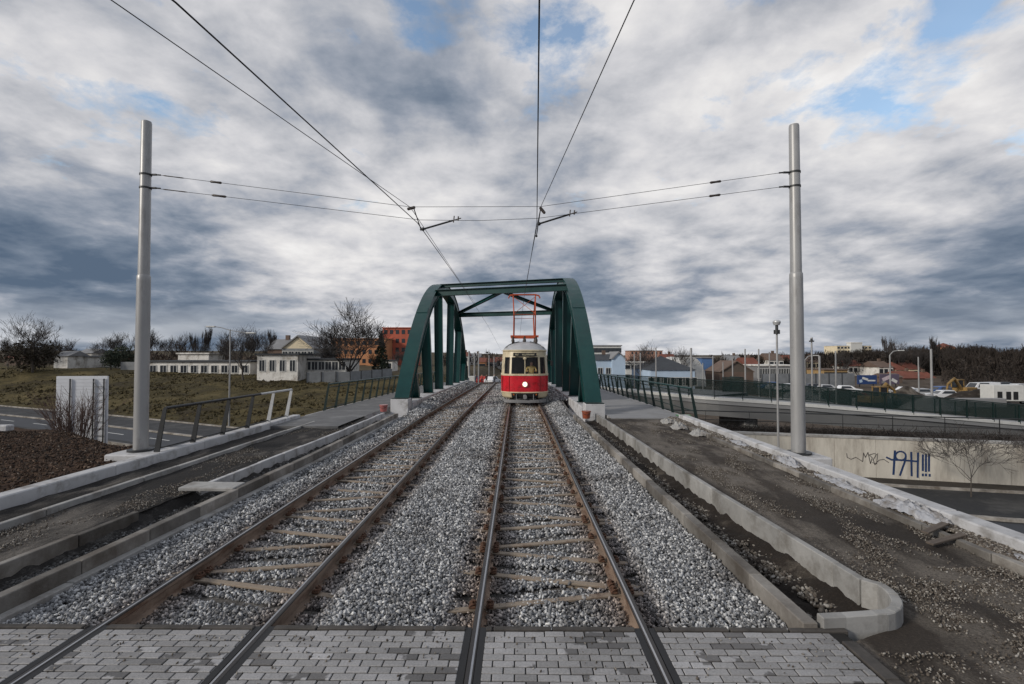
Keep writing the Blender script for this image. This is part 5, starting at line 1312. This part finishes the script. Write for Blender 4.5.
# ------------------------------------------------------------------ vehicles
def paint(name, c): return mat(name, c, .3, .05, 3, spec=.6)
def car(name, label, loc, rz, c, kind='car', cat='car', group=None):
    root = empty(name, loc, rz, label, cat, group)
    if kind == 'car':
        L_, W = 4.2, 1.7; low = [(-2.1, .35), (2.1, .35), (2.1, .75), (1.9, .85), (1.0, .92), (-1.7, .95), (-2.1, .85)]; cab = [(-1.75, .9), (1.05, .9), (.35, 1.42), (-1.2, 1.45)]
    elif kind == 'van':
        L_, W = 5.2, 1.95; low = [(-2.6, .4), (2.6, .4), (2.6, .95), (2.3, 1.12), (-2.6, 1.12)]; cab = [(-2.6, 1.1), (2.15, 1.1), (1.45, 1.95), (-2.5, 2.05)]
    else:
        L_, W = 6.0, 2.1; low = [(.9, .5), (3.0, .5), (3.0, 1.1), (2.6, 1.3), (1.9, 2.1), (.9, 2.15)]; cab = None
    def pr(poly, w0, w1=None):
        q = MB(); q.prism(poly, 'y', -w0 / 2, w0 / 2); return q
    pr(low, W).build('body', c, root)
    if cab:
        q = MB(); n = len(cab); vs = []
        for s in (-1, 1):
            for (x, z) in cab: vs.append((x, s * (W / 2 if z < 1.15 else W / 2 - .12), z))
        q.add(vs, [list(range(n - 1, -1, -1)), list(range(n, 2 * n))] + [[i, (i + 1) % n, n + (i + 1) % n, n + i] for i in range(n)]); q.build('cabin', c, root)
        for s in (-1, 1):
            zmax = max(z for x, z in cab); q = MB(); x0 = cab[0][0] + .35; x1 = cab[1][0] - .5; zl = cab[0][1] + .06
            if kind == 'van': x0 = -.6
            vs = [(x0, s * (W / 2 + .005), zl), (x1, s * (W / 2 + .005), zl), (x1 - .45, s * (W / 2 - .095), zmax - .1), (x0 + .15, s * (W / 2 - .095), zmax - .1)]
            q.add(vs + [(a, b - s * .03, c_) for a, b, c_ in vs], [[0, 1, 2, 3], [7, 6, 5, 4], [0, 4, 5, 1], [2, 6, 7, 3]]); q.build('side_window', M['window'], root)
        q = MB(); a, b = cab[1], cab[2]; q.add([(a[0] + .02, -W / 2 + .15, a[1] + .05), (a[0] + .02, W / 2 - .15, a[1] + .05), (b[0] + .04, W / 2 - .22, b[1] - .04), (b[0] + .04, -W / 2 + .22, b[1] - .04)], [[0, 1, 2, 3]]); q.build('windscreen', M['window'], root)
    else:
        q = MB(); q.box((-1.15, 0, 1.65), (3.9, 2.3, 2.2), bev=.04); q.build('cargo_box', M['frame'], root)
        q = MB(); q.box((-.9, 0, .55), (4.0, 1.0, .2)); q.build('chassis', M['black'], root)
        for s in (-1, 1):
            q = MB(); q.box((2.0, s * 1.055, 1.55), (.7, .02, .5)); q.build('side_window', M['window'], root)
        for x in (-2.3, -1.2, -.3):
            q = MB(); q.box((x, -1.17, 1.3), (.6, .03, 1.1)); q.build('cargo_panel', M['black'], root)
    wh = MB(); wh.tube([(0, -.11, 0), (0, .11, 0)], .33, 14); wm = wh.mesh('wheel', M['rubber']); hb = MB(); hb.tube([(0, -.125, 0), (0, .125, 0)], .18, 10); hm = hb.mesh('hub', M['steel_light'])
    xo = {'car': (1.35, -1.3), 'van': (1.75, -1.6), 'truck': (2.2, -1.9)}[kind]
    for x in xo:
        for s in (-1, 1): w = link('wheel', wm, root, (x, s * (W / 2 - .1), .33)); link('hub', hm, w)
    for s in (-1, 1):
        q = MB(); q.box((L_ / 2 - (.0), s * (W / 2 - .25), .72), (.05, .28, .14)); q.build('headlight', M['steel_light'], root)
    return root
wp, rp, bp_, sp_ = paint('white_paint', (.72, .73, .75)), paint('red_paint', (.4, .03, .02)), paint('blue_paint_car', (.04, .1, .28)), paint('silver_paint', (.4, .41, .43))
def cp(px, py, Y): x = (px - 517) / 512 * Y; return (x, Y, gh(x, Y))
car('van', 'white van with dark side windows parked in front of the wood at right', cp(977, 389, 92), R(182), wp, 'van', 'van')
car('box_truck', 'white box truck with a white cab at the right picture edge', cp(1005, 399, 72), R(-5), wp, 'truck', 'truck')
car('parked_car', 'blue and white car parked left of the yellow excavator', cp(935, 389, 90), R(185), bp_, 'car')
car('parked_car', 'white car parked in front of the blue car in the yard', cp(938, 392, 80), R(170), wp, 'car')
car('parked_car', 'dark car partly hidden behind the box truck cab', cp(1018, 396, 78), R(10), paint('black_car', (.02, .02, .024)), 'car')
car('parked_car', 'dark car between the blue car and the yellow excavator', cp(948, 390, 86), R(30), paint('dark_car', (.02, .022, .03)), 'car')
car('parked_car', 'bright red car beyond the road bridge below the billboard', cp(857, 388, 74), R(3), rp, 'car')
car('parked_car', 'small white car far down the street left of the tram', (-4.6, 96, elev(96) - .45), R(70), wp, 'car')
car('parked_car', 'red car far down the street behind the walkers', (-6.3, 99, elev(99) - .45), R(80), rp, 'car')
car('parked_car', 'second red car just left of the far red one', (-7.7, 92, elev(92) - .5), R(95), rp, 'car')
wk = [('white', 905, 390, 88), ('grey', 914, 391, 84), ('silver', 893, 391, 80), ('dark', 883, 392, 78), ('white', 845, 388, 92), ('silver', 826, 388, 95), ('dark', 812, 387, 98), ('white', 785, 385, 98), ('silver', 776, 384, 100), ('blue', 768, 384, 104), ('white', 1010, 388, 98), ('dark', 996, 388, 104)]
pc = {'white': wp, 'grey': sp_, 'silver': sp_, 'dark': paint('dark_car_paint', (.025, .03, .04)), 'blue': bp_}
where = ('white car behind the rubble, left of the tall bright pole', 'grey car just left of the tall bright pole', 'silver car below the right billboard edge', 'dark car below the gap between the two billboards', 'white car left of the bright red car', 'silver car between the two pale poles right of the tall pole', 'dark car just right of the round-headed lamp behind the bridge', 'white car left of the tall right pole beyond the bridge', 'silver car in front of the grey hall', 'blue car leftmost in front of the grey hall', 'white car behind the box truck', 'dark car behind the white van at right')
for (c_, px, py, Y), lb in zip(wk, where): car('parked_car', lb, cp(px, py, Y), R(random.choice((0, 180)) + random.uniform(-12, 12)), pc[c_], 'car')
def excavator(label, loc, rz, s=1):
    root = empty('excavator', loc, rz, label, 'excavator'); y_ = M['yellow']
    for q_ in (-1, 1):
        q = MB(); q.prism([(-1.5, .1), (1.5, .1), (1.8, .45), (1.5, .8), (-1.5, .8), (-1.8, .45)], 'y', q_ * 1.0 - .25, q_ * 1.0 + .25); q.build('track', M['rubber'], root)
    q = MB(); q.box((-.5, 0, 1.25), (2.6, 2.2, .8), bev=.08); q.build('body', y_, root)
    q = MB()
    for x in (-.3, 1.1):
        for yy in (-.95, 0): q.box((x, yy, 2.2), (.12, .12, 1.2))
    q.box((.4, -.47, 2.85), (1.6, 1.1, .12)); cb = q.build('cab', y_, root)
    q = MB(); q.box((.4, -.47, 2.2), (1.3, .9, 1.1)); q.build('cab_glass', M['window'], cb)
    q = MB(); q.tube([(.8, .3, 1.4), (2.6, .3, 3.1), (4.2, .3, 2.2)], [.22, .25, .18], 6); q.tube([(4.2, .3, 2.2), (4.5, .3, .9)], [.16, .14], 6); q.build('boom', y_, root)
    q = MB(); q.prism([(4.2, .2), (4.9, .3), (4.8, 1.0), (4.3, .9)], 'y', -.1, .7); q.build('bucket', M['steel_dark'], root)
M['yellow'] = mat('yellow_paint', (.28, .17, .05), .7, .3, 3, dirt=(.1, .07, .04), dscale=2)
excavator('yellow excavator standing between the parked cars and the white van', cp(958, 390, 84), R(200))
excavator('yellow excavator beyond the road bridge right of the red car', cp(871, 391, 66), R(20))
# heaps and blocks in the yard
def heap(px, Y, w, h, m, label, seed):
    x = (px - 517) / 512 * Y; z = gh(x, Y); n = 28; Vv = []
    for j in range(n):
        for i in range(n):
            a, b = i / (n - 1) * 2 - 1, j / (n - 1) * 2 - 1; r = min(1, math.hypot(a, b)); Vv.append((x + a * w / 2, Y + b * w / 3, z - .2 + h * (1 - r) ** .8 * (1 + .5 * noise.noise(Vector((a * 3 + seed, b * 3, seed)))) ))
    idx = np.arange(n * n).reshape(n, n); F = np.stack([idx[:-1, :-1].ravel(), idx[:-1, 1:].ravel(), idx[1:, 1:].ravel(), idx[1:, :-1].ravel()], 1)
    tag(link('earth_heap', np_mesh('earth_heap', Vv, F, m)), label, 'heap')
for i, (px, Y, w, h, k, lb) in enumerate(((800, 70, 9, 2.6, 'walk', 'pale gravel heap right behind the tall right pole'), (835, 74, 16, 2.4, 'pit', 'dark earth heap before the grey fence'), (905, 72, 14, 2.2, 'dirt_r', 'brown rubble heap before the villa'), (925, 66, 8, 1.8, 'walk', 'pale rubble heap at the foot of the bright pole'), (968, 76, 10, 2.0, 'pit', 'dark heap beneath the white van'), (716, 66, 6, 1.8, 'pit', 'small dark heap left of the brown barn'), (690, 75, 8, 1.2, 'walk', 'low pale heap below the white tent'))):
    heap(px, Y, w, h, M[k], lb, i * 3.3)
for i, (px, Y, w, lb) in enumerate(((945, 66, 2.5, 'pale concrete block row before the heaps, left one'), (975, 68, 6, 'long pale concrete block before the box truck'), (868, 68, 4.5, 'pale slab stack left of the yellow excavator'))):
    x = (px - 517) / 512 * Y; mb = MB(); mb.box((0, 0, .6), (w, 1, 1.2), bev=.05); o = mb.build('concrete_block', M['walk']); o.location = (x, Y, gh(x, Y)); tag(o, lb, 'block')

# ------------------------------------------------------------------ people
def person(label, loc, rz, top=(.05, .05, .06), legs=(.03, .035, .05), pose='stand', group=None, s=1, top_only=False):
    J = {}
    if pose == 'sit':
        v = [(0, 0, .55), (0, .02, .75), (0, .03, 1.0), (0, .03, 1.13), (0, .0, 1.30), (.2, .02, 1.03), (.27, -.12, .82), (.17, -.38, .86), (-.2, .02, 1.03), (-.27, -.12, .82), (-.17, -.38, .86), (.1, -.05, .52), (.12, -.42, .52), (.12, -.45, .12), (-.1, -.05, .52), (-.12, -.42, .52), (-.12, -.45, .12)]
    else:
        v = [(0, 0, .95), (0, 0, 1.15), (0, 0, 1.38), (0, 0, 1.5), (0, -.01, 1.64), (.18, 0, 1.4), (.24, .03, 1.13), (.22, -.08, .9), (-.18, 0, 1.4), (-.24, .0, 1.13), (-.22, -.1, .9), (.09, 0, .88), (.1, -.08, .48), (.1, .05, .06), (-.09, 0, .88), (-.1, .06, .48), (-.1, .12, .08)]
        v += [(.1, -.12, .03), (-.1, -.03, .04)]
    e = [(0, 1), (1, 2), (2, 3), (3, 4), (2, 5), (5, 6), (6, 7), (2, 8), (8, 9), (9, 10), (0, 11), (11, 12), (12, 13), (0, 14), (14, 15), (15, 16)]
    if pose != 'sit': e += [(13, 17), (16, 18)]
    rad = [.14, .13, .15, .055, .1, .06, .045, .035, .06, .045, .035, .09, .065, .045, .09, .065, .045, .04, .04]
    me = bpy.data.meshes.new('person'); me.from_pydata(v, e, []); o = bpy.data.objects.new('person_tmp', me); COL.objects.link(o)
    m1 = o.modifiers.new('skin', 'SKIN'); m2 = o.modifiers.new('sub', 'SUBSURF'); m2.levels = 1; m2.render_levels = 1
    for i, sv in enumerate(me.skin_vertices[0].data): sv.radius = (rad[i], rad[i] * .85); sv.use_root = (i == 0)
    dg = bpy.context.evaluated_depsgraph_get(); me2 = bpy.data.meshes.new_from_object(o.evaluated_get(dg)); bpy.data.objects.remove(o)
    mats = [paint('cloth_top', top), paint('cloth_legs', legs), M['skin'], M['black']]
    me2.materials.clear(); [me2.materials.append(a) for a in mats]
    neck = 1.14 if pose == 'sit' else 1.5; waist = .62 if pose == 'sit' else .95
    for p in me2.polygons:
        c = p.center; p.use_smooth = True
        p.material_index = 3 if c.z > neck + .2 or (c.z > neck + .05 and c.y > .04) else 2 if c.z > neck - .02 else 1 if c.z < waist and abs(c.x) < .2 else 2 if (c.z < 0.95 and pose != 'sit') or (pose == 'sit' and c.y < -.34 and c.z > .7) else 0
    r = link('person', me2, None, loc); r.rotation_euler = (0, 0, rz); r.scale = (s, s, s)
    return tag(r, label, 'person', group)
M['skin'] = mat('skin', (.45, .27, .19), .6, .1, 5)
for px, Y, c, lb in ((475.5, 86, (.02, .02, .03), 'person in dark clothes, leftmost of the walkers beyond the bridge'), (478.3, 88, (.05, .06, .12), 'person in a dark blue jacket next to the leftmost walker'), (482, 86, (.4, .05, .04), 'person in a red jacket far beyond the bridge'), (486.5, 88, (.06, .02, .02), 'person in a maroon coat between red car and white car'), (494.5, 84, (.04, .05, .06), 'person in grey right of the small white car')):
    x = (px - 517) / 512 * Y; person(lb, (x, Y, elev(Y) - .45), random.uniform(-.5, .5), c, group='walkers beyond the bridge')

# ------------------------------------------------------------------ tram
def tram():
    YT = 25.2; X0 = .39; ze = elev(YT + 3)
    root = empty('tram', (X0, YT, ze), 0, 'vintage red and cream tram approaching under the green bridge with its headlight on', 'tram')
    red = mat('tram_red', (.56, .010, .022), .28, .12, 2, dirt=(.26, .01, .012), dscale=2.5, damt=.35, rvar=.08); cream = mat('tram_cream', (.62, .53, .36), .35, .08, 2, dirt=(.4, .33, .22), dscale=3, damt=.4); roofm = mat('tram_roof', (.42, .43, .45), .55, .15, 3); dk = M['black']
    Wd, L_ = 1.2, 13.0
    # plan outline (front half): x -> y ; half listing
    xs_h = [0, .02, .20, .40, .60, .68, .72, .78, .86, .95, 1.04, 1.10]
    def fy(x, w, dep): 
        t = min(1, abs(x) / w); return dep * (1 - (1 - t ** 2.6) ** (1 / 2.2))
    def outline(inset, frontslope=0):
        w = Wd - inset; dep = 1.05; pts = []
        half = [(x * (w / Wd), fy(x, 1.2, dep) + frontslope) for x in xs_h] + [(w * .985, .78 + frontslope), (w, 1.1)]
        side = [(w, y) for y in (1.5, 1.58, 2.75, 2.83, 4.1, 4.18, 5.5, 5.58, 6.9, 6.98, 8.3, 8.38, 9.6, 9.68, 11.2, 11.9)]
        back = [(w * .95, 12.5), (w * .7, 12.9), (0, 13.0)]
        right = half + side + back[:-1]
        full = right + [back[-1]] + [(-x, y) for x, y in reversed(right)][:-1]
        return full
    # ring list z, inset, front lean
    rings = [(.30, .10, .12), (.36, .05, .05), (.56, .01, .0), (.575, -.012, -.015), (.61, -.012, -.015), (.625, .0, 0), (1.41, .0, .02), (1.42, -.015, .005), (1.50, -.015, .01), (1.51, .015, .04), (2.33, .06, .16), (2.36, .06, .17), (2.60, .085, .2), (2.66, .055, .16), (2.70, .09, .2), (2.84, .20, .36), (2.97, .38, .62), (3.08, .62, 1.0), (3.14, .92, 1.6)]
    O = [outline(i, f) for _, i, f in rings]; n = len(O[0]); mi_of = []
    V = []; 
    for (z, _, _), o_ in zip(rings, O): V += [(x, y, z) for x, y in o_]
    nh = len(xs_h)
    def is_win(j):
        a, b = O[0][j], O[0][(j + 1) % n]; i = j if j < n / 2 else n - 1 - j    # mirrored segment index
        # segments between listed points: 0:0-.02 divider,1-4 windshield (.02-.68), 5-6 pillar,7..10 corner window, then side windows
        if 1 <= i <= 4: return 1
        if 7 <= i <= 9: return 2
        k = i - (nh + 1)
        if k >= 1 and k % 2 == 1 and k < 16: return 3
        return 0
    F = {'body': [], 'red': [], 'roof': [], 'dark': []}; glass = {1: [], 2: [], 3: []}
    for r in range(len(rings) - 1):
        z0, z1 = rings[r][0], rings[r + 1][0]
        for j in range(n):
            q = [r * n + j, r * n + (j + 1) % n, (r + 1) * n + (j + 1) % n, (r + 1) * n + j]
            if z0 >= 1.505 and z1 <= 2.34 and is_win(j): glass[is_win(j)].append(q); continue
            jj = j if j < n / 2 else n - 1 - j
            if z1 <= .5701 and jj <= 4 and z0 < .56: F['dark'].append(q)
            elif .62 <= z0 < 1.41: F['red'].append(q)
            elif z0 >= 2.69: F['roof'].append(q)
            else: F['body'].append(q)
    F['roof'].append([(len(rings) - 1) * n + j for j in range(n)])
    for nm, key, m_ in (('body', 'body', cream), ('red_panel', 'red', red), ('roof', 'roof', roofm), ('bumper_recess', 'dark', dk)):
        mb = MB(); mb.v = list(V); mb.f = F[key]; mb.m = [0] * len(F[key]); mb.sm = [key in ('red', 'roof')] * len(F[key])
        o = mb.build(nm, m_, root); 
        import bmesh
        bm = bmesh.new(); bm.from_mesh(o.data); bmesh.ops.delete(bm, geom=[v for v in bm.verts if not v.link_faces], context='VERTS'); bm.to_mesh(o.data); bm.free()
    gl = glassmat('tram_glass', (.10, .12, .14), .13)
    for k, nm in ((1, 'windscreen'), (2, 'corner_window'), (3, 'side_window')):
        for sd_ in (0, 1):
            qs = [q for q in glass[k] if (V[q[0]][0] + V[q[1]][0] > 0) == bool(sd_)]
            if not qs: continue
            if k == 3:
                for q in qs:
                    if V[q[0]][1] > 10: pass
                    mb = MB(); mb.add([V[i] for i in q], [[0, 1, 2, 3]]); mb.build(nm, gl, root, fix=False)
            else:
                mb = MB()
                for q in qs: mb.add([V[i] for i in q], [[0, 1, 2, 3]])
                mb.build(nm, gl, root, fix=False)
    # interior
    mb = MB(); mb.box((0, 6.8, .75), (2.2, 11.6, .05)); mb.box((0, 3.0, 1.7), (2.1, .05, 1.9)); mb.build('interior', mat('tram_interior', (.11, .085, .065), .8, .2, 3), root)  # wall colour lightened to suggest a lit cab
    mb = MB(); mb.box((0, .62, 1.28), (1.7, .45, .42), bev=.05); mb.build('dashboard', mat('dash', (.55, .38, .16), .7, .2, 3), root)  # bright ochre colour stands in for warm light inside the cab
    # destination box
    mb = MB(); mb.box((0, .145, 2.46), (1.16, .05, .17), bev=.01); db = mb.build('destination_box', dk, root)
    wt = mat('sign_text', (.55, .5, .35), .6, .1, 3)
    for (a, b) in ((-.47, -.33), (-.12, .46)):
        mb = MB(); x = a
        while x < b: mb.box((x, .117, 2.46), (.022, .006, .08)); mb.box((x + .02, .117, 2.46 + .03 * random.choice((-1, 0, 1))), (.03, .006, .02)); x += .062
        mb.build('sign_lettering', wt, db)
    for s in (-1, 1):      # panel seams on the front
        for xx in (.78, 1.12):
            q = MB(); q.box((s * xx, fy(xx, 1.2, 1.05) - .012, 1.0), (.014, .02, .76)); q.build('panel_seam', mat('seam', (.10, .01, .01), .6, .1, 2), root)
    # windscreen frame + wipers + mirror
    mb = MB(); mb.tube([(-.04, .05, 1.54), (.03, .16, 2.05)], .012, 5); mb.build('wiper', dk, root)
    mb = MB(); mb.sph((0, .10, 2.27), .09, 10, 6, sc=(1, .3, .8)); mb.build('emblem_boss', cream, root)
    for s in (-1, 1):
        mb = MB(); mb.tube([(s * 1.12, .7, 2.2), (s * 1.32, .45, 2.15)], .014, 5); mb.box((s * 1.34, .42, 2.02), (.1, .04, .26), bev=.015); mb.build('mirror', dk, root)
    # headlight
    mb = MB(); mb.tube([(0, -.05, 1.0), (0, .06, 1.0)], .14, 20); hl = mb.build('headlight_rim', M['steel_light'], root)
    em, nt, b, N, L2 = newmat('headlight_glow'); b.inputs['Emission Color'].default_value = (1, .66, .34, 1); b.inputs['Emission Strength'].default_value = 3.5
    mb = MB(); mb.sph((0, -.05, 1.0), .10, 16, 8, sc=(1, .35, 1)); mb.build('headlight_lens', em, hl)
    for s in (-1, 1):
        mb = MB(); mb.tube([(s * .55, .08, .5), (s * .55, .15, .5)], .05, 10); mb.build('marker_light', mat('amber', (.4, .1, .02), .3, .1, 3), root)
    # bumper, coupler, lifeguard
    mb = MB(); mb.box((0, .12, .40), (.95, .06, .07), bev=.01); mb.box((0, .06, .30), (1.1, .06, .05), bev=.01); mb.build('bumper_bars', M['steel_dark'], root)
    mb = MB(); mb.box((0, .0, .38), (.16, .3, .22), bev=.03); mb.tube([(0, -.16, .38), (0, -.1, .38)], .1, 12); mb.build('coupler', M['greyroof'], root)
    for s in (-1, 1):
        mb = MB(); mb.box((s * .42, .1, .36), (.035, .2, .3), bev=.005); mb.build('bumper_bracket', M['greyroof'], root)
    mb = MB(); pts = [(x, fy(x, 1.2, .8) - .05, .17) for x in np.linspace(-1.02, 1.02, 13)]; 
    for a, b2 in zip(pts, pts[1:]):
        d = Vector(b2) - Vector(a); mb.box(((a[0] + b2[0]) / 2, (a[1] + b2[1]) / 2, .17), (d.length + .01, .05, .15), rz=math.atan2(d.y, d.x))
    mb.build('lifeguard', M['greyroof'], root)
    # bogies
    for yb in (3.3, 9.7):
        for dy in (-.95, .95):
            for s in (-1, 1):
                mb = MB(); mb.tube([(s * .66, yb + dy, .34), (s * .78, yb + dy, .34)], .34, 18); mb.build('wheel', M['rust'], root)
        mb = MB(); mb.box((0, yb, .35), (1.7, 2.6, .22)); mb.build('bogie_frame', dk, root)
    # roof gear and pantograph
    org = mat('orange_paint', (.42, .07, .02), .55, .2, 5)
    p = empty('tmp'); bpy.data.objects.remove(p)
    mb = MB()
    yc = 2.2; zb_ = 3.42
    for s in (-1, 1): mb.box((s * .58, yc, zb_), (.08, 2.0, .08))
    for yy in (yc - .95, yc + .95): mb.box((0, yy, zb_ - .02), (1.45, .09, .11))
    pf = mb.build('pantograph', org, root)
    mb = MB()
    for s in (-1, 1):
        for q in (-1, 1):
            mb.tube([(s * .56, yc + q * .85, zb_), (s * .54, yc + q * 1.45, 4.5)], .04, 6); mb.tube([(s * .54, yc + q * 1.45, 4.5), (s * .6, yc + q * .1, 5.62)], .034, 6)
    for q in (-1, 1): mb.tube([(-.54, yc + q * 1.45, 4.5), (.54, yc + q * 1.45, 4.5)], .012, 6)
    mb.tube([(-.54, yc - 1.4, 4.55), (.58, yc - .1, 5.55)], .012, 5); mb.tube([(.54, yc - 1.4, 4.55), (-.58, yc - .1, 5.55)], .012, 5)
    mb.build('arms', org, pf)
    mb = MB()
    for yy in (yc - .15, yc + .15): mb.tube([(-.85, yy, 5.48), (-.78, yy, 5.62), (-.6, yy, 5.67), (.6, yy, 5.67), (.78, yy, 5.62), (.85, yy, 5.48)], .024, 6)
    mb.build('collector_bow', org, pf)
    for s in (-1, 0, 1):
        for yy in (yc - .95, yc + .95):
            mb = MB(); mb.tube([(s * .6, yy, 3.0), (s * .6, yy, 3.2), (s * .6, yy, 3.3), (s * .6, yy, 3.4)], [.05, .085, .05, .07], 10); mb.build('insulator', M['insul'], pf)
    for s in (-1, 1):
        mb = MB(); mb.sph((s * .88, .85, 2.78), .1, 8, 5); mb.build('roof_lamp', M['greyroof'], root)
    person('tram driver in a pale yellow top seated behind the right windscreen', (X0 + .34, YT + .95, ze + .78), 0, (.55, .42, .14), (.03, .03, .04), 'sit', s=1.0)
tram()

# ------------------------------------------------------------------ site debris
def crumple(name, label, loc, w, l, h, seed, m, rz=0):
    n = 26; V = []
    for j in range(n):
        for i in range(n):
            a, b = i / (n - 1) * 2 - 1, j / (n - 1) * 2 - 1; r = math.hypot(a, b)
            f = noise.fractal(Vector((a * 2.2 + seed, b * 2.2, seed)), .7, 2.3, 6); g_ = abs(noise.noise(Vector((a * 4 + seed, b * 4, 2))))
            V.append((a * w / 2 * (1 + .2 * f), b * l / 2 * (1 + .2 * f), max(0, h * (1 - r * r * .8)) * (.45 + .9 * abs(f)) + g_ * h * .5 - (.12 if r > 1.1 else 0)))
    idx = np.arange(n * n).reshape(n, n); F = np.stack([idx[:-1, :-1].ravel(), idx[:-1, 1:].ravel(), idx[1:, 1:].ravel(), idx[1:, :-1].ravel()], 1)
    o = link(name, np_mesh(name, V, F, m), None, loc); o.rotation_euler = (0, 0, rz); return tag(o, label, 'plastic sheet')
crumple('plastic_sheet', 'crumpled white plastic sheet on the rubble strip, nearest the loose boards', (5.68, 7.5, .05), .34, 1.1, .17, 1, M['plastic'], .1)
crumple('plastic_sheet', 'crumpled pale plastic sheet halfway along the right rubble strip', (5.70, 9.2, .04), .24, 1.3, .09, 5, M['plastic'])
crumple('plastic_sheet', 'heaped white plastic sheet near the right pole', (5.70, 10.9, .05), .3, 1.0, .15, 9, M['plastic'])
crumple('plastic_sheet', 'thin plastic sheet remains right beside the foot of the right pole', (5.72, 13.3, .04), .26, .9, .09, 14, M['plastic'])
crumple('plastic_sheet', 'dusty plastic sheet at the near end of the right rubble strip', (5.70, 5.6, .03), .2, .9, .07, 17, M['plastic'])
for i, (x, y, rz, L_, lb) in enumerate(((5.42, 6.75, .5, .55, 'dark plank leaning on the kerb, upper one of two loose boards'), (5.32, 6.45, .35, .65, 'dark plank lying lower of the two loose boards by the kerb'))):
    mb = MB(); mb.box((0, 0, 0), (L_, .085, .025), bev=.004); o = mb.build('loose_board', M['wood']); o.location = (x, y, .06 - i * .035 + .03); o.rotation_euler = (.05, -.06, rz); tag(o, lb, 'board')
for i, (x, y, lb) in enumerate(((5.35, 15.2, 'broken concrete lump on the dirt near the footway, nearest one'), (5.2, 16.6, 'broken concrete lump middle of three near the footway'), (5.25, 17.9, 'broken concrete lump closest to the green railing end'))):
    st = crumple('rubble_lump', lb, (x, y, -.03), .5, .6, .17, 20 + i * 3, M['concrete']); st['category'] = 'rubble'
def bucket(x, y, z, c, label, band=True):
    root = empty('bucket', (x, y, z), 0, label, 'bucket'); mb = MB(); mb.tube([(0, 0, 0), (0, 0, .26)], [.13, .17], 16); mb.tube([(0, 0, .25), (0, 0, .28)], .18, 16); mb.build('pail', c, root)
    mb = MB(); mb.tube([(-.17, 0, .26), (-.12, -.12, .18), (0, -.18, .15), (.12, -.12, .18), (.17, 0, .26)], .008, 5); mb.build('handle', M['steel_dark'], root)
bucket(2.6, 19.3, -.05, paint('orange_bucket', (.30, .08, .04)), 'small orange bucket at the foot of the right arch')
bucket(-5.55, 21.3, -.02, paint('pink_bucket', (.34, .11, .10)), 'small reddish bucket at the foot of the left arch')
mb = MB(); mb.box((0, 0, .03), (.5, .3, .05), bev=.02); o = mb.build('green_marker', paint('green_marker', (.04, .16, .04))); o.location = (6.1, 18.9, .08); tag(o, 'small bright green block where the right railing begins', 'block')
